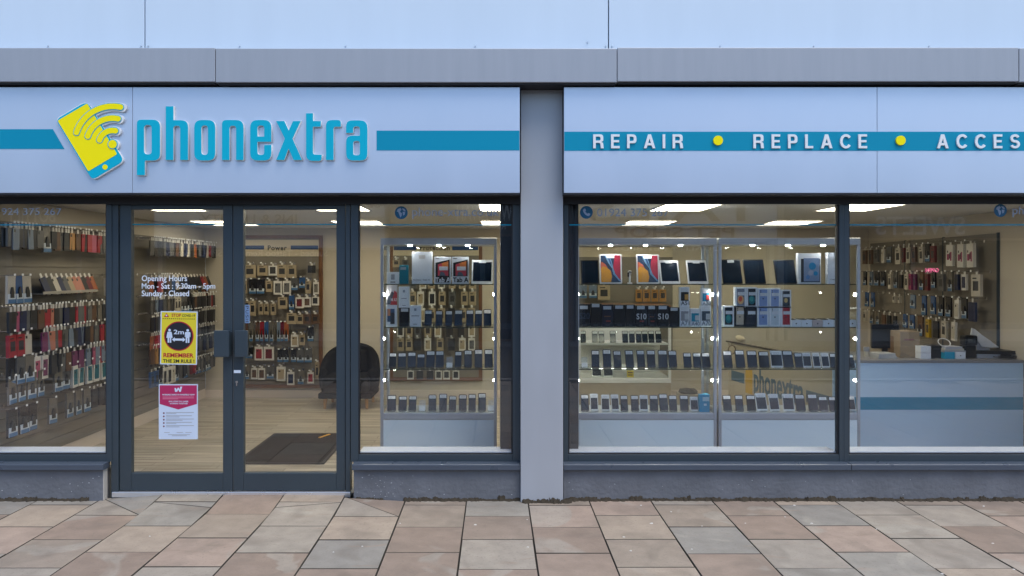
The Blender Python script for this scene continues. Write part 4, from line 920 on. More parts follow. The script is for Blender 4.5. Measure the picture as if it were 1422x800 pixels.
leaning(3.20, 4.24, 1.501, 'k k k n k k k k r o k', 'upper back ledge')
leaning(3.66, 4.24, 1.336, 'w e g o B', 'lower back ledge')
# --- slat wall by the counter
SR = thing('slat_wall', (RX(3.0), 3.0, FLZ), 'slat wall of boxed chargers and headphones behind the service counter', 'slat wall')
ya, yb = 1.63, 4.30; L_ = (yb - ya) / math.cos(RA); ux, uy = math.sin(RA), math.cos(RA)
def rw(s, d): return (RX(ya) + s * ux - d * uy, ya + s * uy + d * ux)     # s along the wall from the window end, d out of the wall
def rbox(m, s0, s1, d0, d1, z0, z1, k=0):
    i = len(m.v); P = [rw(s0, d1), rw(s1, d1), rw(s1, d0), rw(s0, d0)]
    m.v += [(*p, z0) for p in P] + [(*p, z1) for p in P]
    for q_ in ((0, 4, 5, 1), (1, 5, 6, 2), (2, 6, 7, 3), (3, 7, 4, 0), (7, 6, 5, 4), (0, 1, 2, 3)): m.f.append(tuple(i + a for a in q_)); m.m.append(k)
b_ = MB(); zs = [.70 + .1 * k for k in range(14)] + [2.07]; seams = [0, .94, 1.76, L_]
for s0, s1 in zip(seams, seams[1:]):
    for a, b in zip(zs, zs[1:]): rbox(b_, s0 + .006, s1 - .006, .0006, .022, a + .002, b - .002)
    rbox(b_, s0 + .005, s1 - .005, .0004, .016, .70, 2.069)
b_.build('slat_board', M_slat, SR)
for s_ in (.94, 1.76, .0): 
    m_ = MB(); rbox(m_, s_ - .008, s_ + .004, .0006, .026, .70, 2.075); m_.build('slat_trim', M_frame, SR)
RWR = [(2.0, [(.20, 'promo', 'm', .115, .235), (.36, 'promo', 'm', .115, .235), (.55, 'promo', 'm', .105, .22), (.88, 'box', 'd', .09, .18), (.99, 'pack', 'k', .09, .17), (1.12, 'box', 'w', .08, .18), (1.28, 'box', 'B', .07, .17), (1.40, 'box', 'w', .08, .18), (1.52, 'box', 'd', .06, .17), (1.64, 'box', 'w', .10, .19), (1.86, 'pack', 'g', .09, .17), (2.02, 'window', 'w', .08, .17), (2.2, 'box', 'g', .08, .16), (2.36, 'box', 'B', .09, .18), (2.52, 'box', 'B', .09, .18)]),
       (1.695, [(.10, 'box', 'w', .15, .215), (.30, 'window', 'n', .075, .16), (.43, 'box', 'n', .06, .16), (.55, 'pack', 'c', .08, .18), (.72, 'box', 'g', .13, .18), (.87, 'pack', 'k', .07, .15), (1.0, 'box', 'd', .08, .18), (1.11, 'pack', 'B', .08, .18), (1.26, 'box', 'u', .05, .18), (1.35, 'box', 'm', .05, .18), (1.44, 'box', 'w', .07, .18), (1.57, 'wallet', 'k', .07, .16), (1.70, 'pack', 'g', .08, .17), (1.84, 'box', 'w', .075, .18), (2.02, 'pack', 'k', .09, .15), (2.18, 'pack', 'K', .09, .15), (2.34, 'pack', 'l', .09, .15), (2.52, 'pack', 'k', .10, .15)]),
       (1.43, [(.16, 'wallet', 'n', .11, .19), (.30, 'pack', 'k', .09, .18), (.42, 'window', 'w', .07, .19), (.58, 'pack', 'k', .085, .18), (.72, 'pack', 'k', .085, .18), (.88, 'pack', 'b', .08, .17), (1.06, 'pack', 'b', .07, .19), (1.3, 'pack', 'l', .09, .13), (1.62, 'box', 'w', .05, .08), (1.74, 'box', 'w', .05, .08), (2.3, 'pack', 'b', .09, .16), (2.46, 'pack', 'b', .09, .16)]),
       (1.20, [(.48, 'window', 'w', .085, .19), (.66, 'box', 'w', .105, .19), (.82, 'wallet', 'k', .10, .18), (.98, 'box', 'y', .08, .20), (1.14, 'pack', 'B', .09, .20), (1.32, 'pack', 'b', .08, .13), (1.48, 'pack', 'b', .08, .13), (1.72, 'wallet', 'k', .08, .13), (1.86, 'wallet', 'k', .08, .13), (2.0, 'wallet', 'B', .08, .13), (2.16, 'pack', 'c', .08, .14), (2.32, 'pack', 'c', .08, .14), (2.52, 'box', 'w', .09, .12)])]
for k, (zh, items) in enumerate(RWR):
    for n, (s, kd, cl, w_, h) in enumerate(items):
        x, y = rw(s, .165); hx, hy = rw(s, .022); hook(SR, hx, hy, zh, R(-90) - RA)
        o = link(packet(kd, CN[cl][0], w_, h), BN[kd]); o.location = (x, y, zh - .004); o.rotation_euler = (0, rr.uniform(-.03, .03), R(-90) - RA + rr.uniform(-.1, .1))
        tag(o, f"{CN[cl][1]} {KN[kd]}, {ORD[n]} from the window in {('top', 'second', 'third', 'bottom')[k]} row behind the counter", KN[kd], 'accessories hanging behind the counter')
# --- three display boards on the back wall
def board(px0, px1, py0, py1, label, head, wood, h0, h1, bands=True, st=None):
    y = BACK - .03; D = Dy(y); x0, x1, z0, z1 = X(px0, D), X(px1, D), Z(py1, D), Z(py0, D)
    t_ = thing('display_board', ((x0 + x1) / 2, y, z0), label, 'display board', 'framed accessory boards on the back wall'); m_ = MB(); n = int((Z(h1, D) - z0) / .1) + 1
    for k in range(n):
        a = z0 + k * (Z(h1, D) - z0) / n; m_.box(x0, x1, y, BACK - .0005, a + .0025, a + (Z(h1, D) - z0) / n - .0025)
    m_.box(x0, x1, y + .008, BACK - .0004, z0, z1); m_.build('grooved_panel', M_slat, t_)
    MB().box(x0, x1, y - .006, y - .0005, Z(h1, D), Z(h0, D)).build('header', mat('cream header', (.62, .54, .40), .6), t_)
    if bands:
        mid = (st[0], st[1])
        for a, b in ((px0 + 1, mid[0]), (mid[1], px1 - 1)): MB().box(X(a, D), X(b, D), y - .0085, y - .0062, Z(st[3], D), Z(st[2], D)).build('header_band', mat('navy band', lin(20, 64, 120), .5), t_)
        text('header_lettering', head, y - .0080, M_print, x0=X(st[4], D), x1=X(st[5], D), z0=Z(st[7], D), z1=Z(st[6], D), parent=t_, spacing=1.12, bold=.03)
    e = .045
    if wood:
        for nm, q_ in (('edge_trim', (x1, x1 + e, z0 - e, z1 + e)), ('edge_trim', (x0 - e, x0, z0 - e, z1 + e)), ('edge_trim', (x0 + .0005, x1 - .0005, z0 - e, z0 - .0005)), ('edge_trim', (x0 + .0005, x1 - .0005, z1 + .0005, z1 + e))): MB().box(q_[0], q_[1], y - .012, BACK - .0003, q_[2], q_[3]).build(nm, M_wood, t_)
    return t_, y
pb, py_ = board(326, 443, 331.5, 534, 'grooved board headed Power with charger packs, beside the doormat', 'Power', True, 333, 356, True, (367, 404, 341, 346.5, 372, 398.5, 340.8, 347.8))
qb, _ = board(546, 665, 336, 524, 'grooved board headed Protection, seen through the cabinet of boxed tablets', 'Protection', True, 339, 355, True, (578, 628, 341.5, 347.5, 583, 624.5, 340.5, 347.8))
rb, _ = board(800, 934, 341, 500, 'grooved board with plain cream header above the lit counter case', '', False, 343.5, 357, False)
def back_item(t_, px0, px1, py0, py1, kd, cl, label, cat, group):
    D = Dy(BACK - .16); w_ = (px1 - px0) * D / F; h = (py1 - py0) * D / F
    xx = X((px0 + px1) / 2, D); zt_ = Z(py0, D)
    o = link(packet(kd, CN[cl][0], w_, h), BN[kd]); o.location = (xx, BACK - .16, zt_ + .02); o.rotation_euler = (0, 0, rr.uniform(-.12, .12)); hook(t_, xx, BACK - .03, zt_ + .026, 0)
    tag(o, label, cat, group)
PW = [  # zoom (335,350) /8 then zoom (335,440) /7.617
 ('top', [(30, 162, 145, 285, 'box', 'e'), (178, 292, 150, 262, 'box', 'e'), (302, 398, 152, 260, 'window', 'K'), (400, 503, 142, 285, 'box', 'e'), (510, 610, 145, 285, 'box', 'e'), (740, 825, 150, 232, 'box', 'k')]),
 ('second', [(30, 60, 320, 462, 'box', 'e'), (85, 165, 325, 465, 'pack', 'k'), (170, 258, 325, 465, 'pack', 'k'), (272, 345, 322, 445, 'box', 'e'), (360, 450, 322, 472, 'window', 'g'), (462, 548, 322, 465, 'window', 'g'), (555, 628, 312, 425, 'pack', 'g'), (640, 708, 305, 400, 'pack', 'b'), (712, 770, 322, 458, 'box', 'e'), (800, 860, 335, 468, 'window', 'c')]),
 ('third', [(35, 88, 545, 640, 'box', 'e'), (92, 160, 545, 708, 'box', 'e'), (192, 245, 575, 695, 'box', 'e'), (255, 302, 575, 695, 'box', 'e'), (328, 380, 575, 698, 'box', 'e'), (410, 512, 500, 630, 'box', 'e'), (528, 588, 505, 640, 'pack', 'b'), (602, 688, 505, 625, 'window', 'd'), (692, 770, 505, 612, 'window', 'B'), (782, 860, 500, 592, 'window', 'K')]),
 ('fourth', [(505, 610, 680, 800, 'box', 'e'), (615, 690, 695, 800, 'box', 'e'), (688, 768, 690, 800, 'box', 'B'), (778, 862, 690, 800, 'box', 'B')])]
PW2 = [('fifth', [(30, 70, 82, 262, 'pack', 'B'), (84, 125, 82, 262, 'pack', 'c'), (150, 188, 75, 262, 'pack', 'B'), (196, 236, 75, 262, 'pack', 'r'), (246, 286, 75, 262, 'pack', 'b'), (298, 340, 75, 262, 'pack', 'c'), (378, 412, 75, 262, 'pack', 'l'), (414, 450, 75, 262, 'pack', 'd'), (454, 498, 75, 262, 'pack', 'o'), (525, 603, 190, 318, 'window', 'e'), (615, 672, 190, 298, 'box', 'e'), (700, 765, 130, 260, 'pack', 'K')]),
 ('sixth', [(40, 120, 350, 440, 'pack', 'k'), (140, 232, 318, 460, 'window', 'r'), (240, 342, 318, 460, 'window', 'd'), (380, 440, 365, 480, 'pack', 'k'), (444, 502, 365, 480, 'pack', 'k'), (525, 582, 365, 480, 'pack', 'k'), (588, 662, 365, 485, 'pack', 'g'), (668, 748, 365, 485, 'pack', 'g')]),
 ('bottom', [(40, 85, 540, 660, 'pack', 'c'), (105, 170, 545, 660, 'window', 'B'), (180, 250, 545, 665, 'window', 'B'), (268, 345, 545, 655, 'pack', 'g'), (372, 468, 530, 680, 'window', 'e'), (485, 560, 585, 722, 'window', 'n'), (595, 662, 590, 715, 'pack', 'c'), (700, 765, 590, 705, 'window', 'r'), (782, 822, 480, 660, 'box', 'e')])]
for rows_, ox, oy, sc in ((PW, 335, 350, 8.0), (PW2, 335, 440, 7.617)):
    for rn, its in rows_:
        for n, (a, b, c, d, kd, cl) in enumerate(its):
            back_item(pb, ox + a / sc, ox + b / sc, oy + c / sc, oy + d / sc, kd, cl, f'{CN[cl][1]} {KN[kd]}, {ORD[n]} from the doors in {rn} row under Power header', KN[kd], 'accessories on the Power board')
for rn, pa, pb_, pxs in (('top', 361, 371, (550, 563)), ('second', 389, 401, (573, 587, 599, 613, 628, 642, 656)), ('third', 405, 424, (573, 584, 600, 614, 628, 645, 656)), ('fourth', 428, 447, (574, 586, 600, 613, 627, 643, 655)), ('fifth', 451, 468, (556, 568, 580, 594, 608, 624, 640, 655)), ('sixth', 470, 487, (556, 568, 580, 594, 611, 627, 642, 655)), ('bottom', 515, 531, (570, 583, 597, 609, 620, 633))):
    for n, px in enumerate(pxs):
        kd = rr.choice(('box', 'box', 'window')); cl = rr.choice('eeeegK') if rn != 'bottom' else rr.choice('Kkkg')
        if rn in ('third',) and n == 2: cl = 'k'; kd = 'window'
        back_item(qb, px - 4.6, px + 4.6, pa, pb_ if rn != 'bottom' else pb_ - 4, kd, cl, f'{CN[cl][1]} {KN[kd]}, {ORD[n]} from the doors in {rn} row under Protection header', KN[kd], 'accessories on the Protection board')
for n, (a, b, c, d, kd, cl, l_) in enumerate(((805, 815, 399, 414, 'pack', 'l', 'pale blue pack hanging nearest the pillar under plain header'), (818, 829, 399, 414, 'pack', 'l', 'pale blue pack hanging beside the cream headphone box'), (830.5, 847, 396, 417, 'box', 'e', 'cream headphone box with dark headphone picture under plain header'),
        (883, 891.5, 402, 419, 'box', 'a', 'first amber boxed item under plain header'), (893, 903, 402, 419, 'box', 'a', 'second amber boxed item under plain header'), (905, 914, 402, 419, 'box', 'a', 'third amber boxed item under plain header'), (916, 925, 402, 419, 'box', 'a', 'fourth amber boxed item under plain header'))):
    back_item(rb, a, b, c, d, kd, cl, l_, KN[kd], 'accessories under the plain header')
# hooks: the hundred nearest ones of a wall are parts, the rest one part
byp = {}
for h in all_hooks: byp.setdefault(h[0].name, []).append(h)
for nm, hs in byp.items():
    hs.sort(key=lambda h: (h[1]) ** 2 + (h[2] - CY) ** 2); rest = MB()
    for n, (p, x, y, z, rz) in enumerate(hs):
        if n < 99:
            o = link(hook_me, 'hook', p, loc=(x - p.location.x, y - p.location.y, z - p.location.z)); o.rotation_euler.z = rz
        else:
            c, s = math.cos(rz), math.sin(rz); i = len(rest.v)
            rest.v += [(x + v.co.x * c - v.co.y * s, y + v.co.x * s + v.co.y * c, z + v.co.z) for v in hook_me.vertices]
            for f_ in hook_me.polygons: rest.f.append(tuple(i + q_ for q_ in f_.vertices)); rest.m.append(f_.material_index)
    if rest.v: rest.build('hook_mass', [M_steel, M_pwhite], hs[0][0])['kind'] = 'stuff'

# ------------------------------------------------------------------ furniture and counter
# tub armchair
ac = thing('armchair', (X(486, 9.3), 3.83, FLZ), 'black tub armchair with pale wooden legs in front of the back wall', 'armchair')
M_arm = mat('black fabric', (.009, .009, .011), .8, 0, .2, 60, .15, spec=.12); M_oak = mat('oak leg', (.42, .24, .10), .5, 0, .15, 12, stretch=(1, 1, .2))
def tub(rx, ry, z0, hz, th, n=28):
    rings = []
    A = [R(-30 + 240 * k / (n - 1)) for k in range(n)]
    m_ = MB(); prof = []
    for a in A:
        hgt = hz(a); c, s = math.cos(a), math.sin(a)
        o_ = lambda f_, z: (rx * f_ * c, ry * f_ * s, z)
        prof.append([o_(1 - .06, z0), o_(1, z0 + .06), o_(1.04, z0 + hgt * .6), o_(1.0, z0 + hgt - .03), o_(.95, z0 + hgt), o_(1 - th * .7, z0 + hgt - .01), o_(1 - th, z0 + hgt - .05), o_(1 - th, z0 + .08), o_(1 - th, z0)])
    m_.loft(prof); return m_
tub(.37, .36, .19, lambda a: .32 + .25 * max(0, math.sin(a)) ** .7 if math.sin(a) > 0 else .32 - .04 * abs(math.sin(a)) * 2, .24).build('shell', M_arm, ac, loc=(0, 0, 0), smooth=True)
MB().box(-.285, .285, -.36, .24, .20, .40).build('seat', M_arm, ac, loc=(0, 0, 0), bevel=.05, seg=4, smooth=True)
MB().box(-.20, .20, .12, .22, .40, .68).build('back_cushion', M_arm, ac, loc=(0, 0, 0), bevel=.04, seg=4, smooth=True)
MB().box(-.33, .33, -.30, .26, .13, .199).build('base', M_arm, ac, loc=(0, 0, 0), bevel=.015, smooth=False)
for a, b in ((-.26, -.24), (.26, -.24), (-.26, .22), (.26, .22)): MB().tube((a, b, .0), (a * .97, b * .97, .135), .017, .026, 12).build('leg', M_oak, ac, loc=(0, 0, 0))
# doormat and strip
mt = MB(); mt.v = []
mt.box(-2.30, -1.50, .98, 2.18, FLZ + .0005, FLZ + .010).box(-2.27, -1.53, 1.01, 2.15, FLZ + .0102, FLZ + .014, 1)
tag(mt.build('doormat', [mat('mat rubber edge', (.015, .015, .015), .7), mat('mat ribbing', (.026, .025, .024), .95, 0, .5, 60, .6, stretch=(8, 1, 1), spec=.1)], bevel=.002), 'large dark grey ribbed doormat on the laminate just inside the doors', 'doormat')
st_ = MB().box(-.012, .012, -.085, .085, 0, .006).build('yellow_strip', mat('yellow strip', lin(214, 160, 40), .5), bevel=.001); D = 7.45; st_.location = (X(450, D), D + CY + .02, FLZ + .0145); st_.rotation_euler.z = R(-24); tag(st_, 'thin yellow strip lying across the far edge of the doormat', 'strip')
# service counter with an angled return
ct = thing('service_counter', (4.0, 1.5, FLZ), 'grey service counter with teal band and worktop, beside the glass cabinets', 'counter')
CYF = 1.28; KD = Dy(CYF); kz = lambda p: Z(p, KD); kx = lambda p: X(p, KD)
M_ctr = mat('grey counter laminate', (.54, .72, .90), .32, 0, .03, 3)
MB().box(3.09, 4.835, CYF, CYF + .03, FLZ, kz(504)).build('front_panel', M_ctr, ct)
MB().box(3.0905, 4.834, CYF - .0018, CYF - .0003, kz(569), kz(551.5)).build('band', mat('deep teal band', lin(0, 138, 176), .35), ct)
MB().box(3.02, 4.838, CYF - .012, CYF + .72, kz(504) + .0005, kz(500)).build('worktop', mat('worktop edge', (.22, .22, .23), .4), ct, bevel=.003)
ra = math.atan2(-.33, 1.8)
def ret(m, t0, t1, d0, d1, z0, z1):
    i = len(m.v); n_ = Vector((-1.8, -.33)).normalized(); P = []
    for t, d in ((t0, d1), (t1, d1), (t1, d0), (t0, d0)): q_ = Vector((3.09 - .33 * t, 1.285 + 1.8 * t)) + n_ * d; P.append((q_.x, q_.y))
    m.v += [(*p, z0) for p in P] + [(*p, z1) for p in P]
    for q_ in ((0, 4, 5, 1), (1, 5, 6, 2), (2, 6, 7, 3), (3, 7, 4, 0), (7, 6, 5, 4), (0, 1, 2, 3)): m.f.append(tuple(i + a for a in q_)); m.m.append(0)
    return m
ret(MB(), .0, 1.06, -.03, -.001, FLZ, kz(504)).build('return_panel', mat('beige counter laminate', (.46, .40, .31), .35), ct)
ret(MB(), -.0, 1.08, -.045, .01, kz(503) + .0005, kz(500.5) - .0005).build('return_top', mat('brown worktop', (.16, .125, .09), .5), ct, bevel=.002)
ret(MB(), -.0, 1.08, .0104, .014, kz(503) + .0005, kz(500.5) - .0005).build('return_edge', mat('dark edge band', (.06, .05, .04), .5), ct)
M_rt = mat('slate blue vinyl', lin(70, 100, 122), .4)
ret(MB(), .02, .22, .0, .0015, kz(569), kz(551.5)).build('return_band', M_rt, ct); ret(MB(), .86, 1.02, .0, .0015, kz(569), kz(551.5)).build('return_band', M_rt, ct)
ret(MB(), .765, .845, .0, .0015, .34, .66).build('return_emblem', mat('ochre vinyl', lin(200, 160, 50), .4), ct)
tw = text('return_lettering', 'phonextra', 0, M_rt, x0=0, x1=.92, z0=.30, z1=.66, depth=.002, bold=.02)
tw.parent = ct; dirv = Vector((.33, -1.8)).normalized(); p0_ = Vector((3.09 - .33 * .745, 1.285 + 1.8 * .745)) + Vector((-1.8, -.33)).normalized() * .003
tw.location = (p0_.x - 4.0, p0_.y - 1.5, -FLZ); tw.rotation_euler.z = math.atan2(dirv.y, dirv.x)
CT = kz(500); GC = 'things lying on the service counter'
def cbx(px0, px1, pyt, pyb, col, label, yy=1.42, dep=.10, name='counter_box', cat='box', m=None, rz=0, stack=False):
    D = Dy(yy); o = retail_box(px0, px1, pyt, pyb, col, label, y=yy, dep=dep, name=name, cat=cat, group=GC, m=m, rz=rz, zbase=None if stack else CT + .0008); return o
mon = thing('monitor', (X(1230, Dy(1.62)), 1.62, CT + .0006), 'black flat monitor seen from behind at cabinet end of the counter', 'monitor', GC)
MB().box(-.13, .13, 0, .03, .07, .30).build('case', M_pblack, mon, loc=(0, 0, 0), bevel=.006); MB().box(-.025, .025, .01, .03, .008, .075).build('neck', M_pblack, mon, loc=(0, 0, 0)); MB().box(-.08, .08, -.05, .07, 0, .008).build('foot', M_pblack, mon, loc=(0, 0, 0), bevel=.002)
for k in range(3): o = cbx(1219 + k * .5, 1246 - k * .7, 497 - 3.1 * k, 500 - 3.1 * k, (180, 182, 184), ('bottom', 'middle', 'top')[k] + ' paper pad in the stack before the monitor', 1.36, .15, 'paper_pad', 'paper pad', stack=k > 0, rz=.06 * k)
o = cbx(1250, 1277, 463.5, 500, 0, 'plain brown cardboard box standing on the counter', 1.45, .2, m=M_kraft); patch(o, .2, .7, .66, .72, (150, 110, 110))
o = cbx(1241, 1250, 472, 500, 0, 'small darker brown box squeezed between monitor and cardboard box', 1.56, .1, m=mat('dark cardboard', (.22, .13, .06), .8))
o = cbx(1278.5, 1293, 490.8, 500, WB, 'lower of two small white boxes beside the cardboard box', 1.36, .09); o = cbx(1278.5, 1293, 481, 490.4, WB, 'upper of two small white boxes beside the cardboard box', 1.36, .09, stack=True)
o = cbx(1294, 1312, 483, 500, (18, 20, 26), 'black receipt printer between small white boxes and cyan box', 1.42, .14, 'receipt_printer', 'printer'); patch(o, .1, .9, .7, .8, (50, 54, 60), 'paper_slot')
o = cbx(1312.3, 1326, 490.6, 500, (0, 160, 200), 'small cyan box on the counter edge', 1.36, .09)
o = cbx(1327, 1341, 490.6, 500, WB, 'small white box with dark emblem beside the cyan box', 1.36, .09); patch(o, .45, .55, .4, .55, (40, 42, 50))
for k in range(3): cbx(1311 + k, 1341 - k * 2, 487 - 2.7 * k, 489.6 - 2.7 * k, ((170, 172, 178), (200, 198, 190), (186, 190, 200))[k], ('lowest', 'middle', 'uppermost')[k] + ' of the catalogues lying over the cyan box', 1.365, .13, 'catalogue', 'catalogue', stack=True, rz=.05 * (k - 1))
rg = MB(); D = Dy(1.42); cx_, cz_ = X(1312, D), Z(474, D)
for k in range(20):
    a, b = R(18 * k), R(18 * k + 18); rg.tube((.055 * math.cos(a), .03 * math.sin(a), .035 * math.sin(a) + .036), (.055 * math.cos(b), .03 * math.sin(b), .035 * math.sin(b) + .036), .004, n=6)
o = rg.build('cable_loop', M_pwhite); o.location = (cx_, 1.43, Z(481.2, D)); tag(o, 'white cable loop lying on top of the catalogues', 'cable', GC)
pt = thing('card_terminal', (X(1348, Dy(1.40)), 1.40, CT + .0006), 'black card terminal with small grey screen on the counter', 'card terminal', GC)
MB().box(-.055, .055, 0, .09, 0, .12).build('base', M_pblack, pt, loc=(0, 0, 0), bevel=.012, seg=3); MB().box(-.06, .06, -.015, .075, .1205, .215).build('head', M_pblack, pt, loc=(0, 0, 0), bevel=.015, seg=3); MB().box(-.035, .035, -.0165, -.0152, .145, .185).build('screen', mat('grey screen', (.06, .07, .08), .2), pt, loc=(0, 0, 0))
lp = MB().box(-.20, .20, 0, .26, 0, .018).box(-.195, .195, .002, .258, .0185, .030).build('laptop', M_pblack, bevel=.006); D = Dy(1.40); lp.location = (X(1384, D), 1.40, Z(492, D)); lp.rotation_euler.z = R(-3); tag(lp, 'closed black laptop lying over a white packet on the counter', 'laptop', GC)
o = cbx(1357, 1389, 492.6, 500, (170, 176, 184), 'white padded packet beneath the closed black laptop', 1.41, .16, 'padded_packet', 'packet')
bgm = MB(); D = Dy(1.47); pts = [(1349, 470), (1352, 458), (1357, 460), (1366, 468), (1377, 476), (1387, 485), (1372, 486), (1356, 484)]
pp = [(X(a, D) - X(1368, D), Z(b, D) - Z(486, D)) for a, b in pts]; pp.reverse(); bgm.prism(pp, 0, .012).prism([(a * .8 + .02, b * .7) for a, b in pp], -.02, -.001)
o = bgm.build('paper_bag', mat('white paper', (.62, .63, .64), .7, 0, .08, 20, .4), bevel=.004); o.location = (X(1368, D), 1.47, CT + .09); o.rotation_euler.x = R(-8); tag(o, 'crumpled white paper bag leaning up behind the laptop', 'paper bag', GC)
MB().prism([(-.07, -.088), (.05, -.088), (.05, .02), (-.07, .02)], .012, .06).build('bag_base', mat('white paper'), o)
cb_ = MB(); rq = random.Random(4); prev = None
for k in range(34):
    a = k * .62; p = (X(1398, Dy(1.4)) + .10 * math.cos(a) * (1 + .3 * math.sin(k * .9)), 1.42 + .06 * math.sin(a), CT + .006 + .0006 * k)
    if prev: cb_.tube(prev, p, .004, n=5)
    prev = p
o = cb_.build('cable', M_pblack); tag(o, 'tangled black cable at the far end of the counter', 'cable', GC)
for k, (p0, p1, a, b, c_) in enumerate(((1203, 1211, 466, 472, (150, 155, 165)), (1204, 1211, 492, 500, (190, 186, 176)))):
    o = MB().tube((0, 0, 0), (0, 0, (b - a) * Dy(1.5) / F), (p1 - p0) / 2 * Dy(1.5) / F, n=18).tube((0, 0, (b - a) * Dy(1.5) / F), (0, 0, (b - a) * Dy(1.5) / F + .001), .012, n=12, m=1).build('tape_roll', [colm(c_), M_print]); o.location = (X((p0 + p1) / 2, Dy(1.5)), 1.55, CT + .001 + (.05 if k == 0 else 0)); tag(o, ('grey tape roll on top of a cream tape roll beside the monitor', 'cream tape roll under a grey roll beside the monitor')[k], 'tape roll', GC)
    if k == 1: pass
# lit glass counter case at the back
lc = thing('counter_case', (X(868, 8.9), 3.70, FLZ), 'low lit glass counter case with white frame, seen through the pillar cabinet', 'display case')
cx0, cx1, y0, y1 = X(803, 8.9), X(932, 8.9), 3.45, 3.95; zb_, zt_ = Z(532, 8.9), Z(424, 8.9)
MB().box(cx0, cx1, y0 + .02, y1, FLZ, zb_ - .0005).build('plinth', mat('beige case plinth', (.40, .34, .25), .6), lc)
MB().box(cx0, cx1, y0, y1, zb_, zb_ + .06).build('deck', M_pwhite, lc, bevel=.003); MB().box(cx0, cx1, y0, y1, zt_ - .03, zt_).build('top', M_wood, lc, bevel=.003)
for a in (cx0, cx1 - .03): MB().box(a, a + .03, y0, y0 + .03, zb_ + .0605, zt_ - .0305).build('post', M_pwhite, lc)
MB().box(cx0 + .03, cx1 - .03, y1 - .02, y1 - .001, zb_ + .0605, zt_ - .0305).build('back_panel', mat('case back', (.68, .67, .63), .5), lc)
MB().box(cx0 + .031, cx1 - .031, y0 + .008, y0 + .012, zb_ + .0605, zt_ - .0305).build('front_glass', M_cglass, lc)
zs_ = Z(476.5, 8.95); MB().box(cx0 + .031, cx1 - .031, y0 + .03, y1 - .03, zs_ - .02, zs_).build('shelf', M_pwhite, lc)
MB().box(cx0 + .2, cx1 - .2, y0 + .30, y0 + .33, zt_ - .05, zt_ - .031).build('top_strip_lamp', mat('top strip lamp', (.9, .9, .9), .5, emit=(1, .96, .88), estr=9), lc)
for k, px in enumerate((810, 826.5, 835.5, 851.5, 868.5, 878, 887.5, 896, 905, 915)):
    o = phone_proto(.07, .15, 0); o.location = (X(px, 8.98), 3.53, zs_ + .001); tag(o, f'black phone with price card, {ORD[k]} from the pillar in the low lit case', 'phone', 'phones in the lit counter case')
for k, px in enumerate((829, 845)):
    o = phone_proto(.115, .17, 1, name='tablet'); o.location = (X(px, 8.98), 3.53, zb_ + .061); tag(o, f'small white framed tablet at the bottom of the lit case, {ORD[k]} from the pillar', 'tablet', 'tablets in the lit counter case')
o = retail_box(870.5, 880, 521.5, 531, (226, 200, 70), 'yellow printed card on the white deck of the lit case', y=3.52, dep=.004, name='price_card', cat='card', zbase=zb_ + .0608); patch(o, .15, .85, .6, .75, (120, 90, 40)); patch(o, .15, .85, .25, .4, (120, 90, 40))
# odd things by the back wall
ro = MB().loft([[(x, r_ * math.cos(a) * 1.4, r_ * math.sin(a)) for a in [k * .785 for k in range(8)]] for x, r_ in ((-.15, .015), (-.12, .03), (0, .036), (.09, .031), (.15, .018))]).build('cream_roll', mat('cream fabric', (.52, .44, .32), .9, 0, .15, 20, .3), smooth=True); ro.location = (2.83, 3.05, CT + .036); ro.rotation_euler.z = R(80); tag(ro, 'soft cream roll lying on the far end of the angled counter return', 'roll')
rg = MB()
for k in range(20):
    a, b = R(18 * k), R(18 * k + 18); rg.tube((.05 * math.cos(a), 0, .05 * math.sin(a)), (.05 * math.cos(b), 0, .05 * math.sin(b)), .006, n=6)
rg.tube((0, 0, .05), (0, .0, .078), .004, n=5)
o = rg.build('ring', mat('brown ring', (.10, .07, .04), .5)); o.location = (2.72, 3.0, CT - .09); o.rotation_euler.z = R(20); tag(o, 'dark round ring hanging from the edge of the angled counter return', 'ring')
wb = thing('storage_box', (X(962, 8.2), 2.95, FLZ), 'grey storage box with dark crumpled liner on floor behind pillar cabinet', 'box')
MB().box(-.11, .11, -.11, .11, 0, .30).build('case', mat('grey box board', (.30, .27, .22), .7), wb, loc=(0, 0, 0), bevel=.004)
m_ = MB(); rq = random.Random(8)
m_.loft([[(.105 * math.cos(a) * s_, .105 * math.sin(a) * s_, z + rq.uniform(-.01, .01)) for a in [k * .5236 for k in range(12)]] for s_, z in ((1.0, .301), (1.06, .318), (.9, .345), (.4, .34))]).build('liner', mat('dark liner', (.04, .04, .04), .5), wb, loc=(0, 0, 0))

# ------------------------------------------------------------------ posters on the left door leaf
def poster_base(px0, px1, py0, py1, name, label, m, border=True):
    y = VYD - .0015; D = Dy(y); x0, x1, z0, z1 = X(px0, D), X(px1, D), Z(py1, D), Z(py0, D)
    o = MB().box(0, x1 - x0, -.0006, .0004, 0, z1 - z0).build(name, m); o.location = (x0, y, z0); tag(o, label, 'poster'); o['w'] = x1 - x0; o['h'] = z1 - z0; return o
def pp_(o, pts, m, lift=1, nm='print'):
    w_, h = o['w'], o['h']; return plate(nm, [[(u * w_, v * h) for u, v in pts]], -.0006 - .0005 * lift, .0005, m, o)
def pt_(o, body, u0, u1, v0, v1, m, lift=2, bold=.02, nm='lettering'):
    w_, h = o['w'], o['h']; return text(nm, body, -.0006 - .0005 * lift, m, x0=u0 * w_, x1=u1 * w_, z0=v0 * h, z1=v1 * h, depth=.0004, parent=o, bold=bold)
M_py = mat('poster yellow', lin(226, 210, 48), .5); M_pr = mat('poster red', lin(178, 24, 48), .5); M_pk = mat('poster black', (.012, .013, .02), .5); M_pw = mat('poster white', (.60, .70, .86), .6); M_mg = mat('poster crimson', lin(176, 36, 92), .6)
c1 = poster_base(222.2, 273.5, 432, 506, 'distance_poster', 'yellow distance poster with black circle and two white figures on door glass', M_pw)
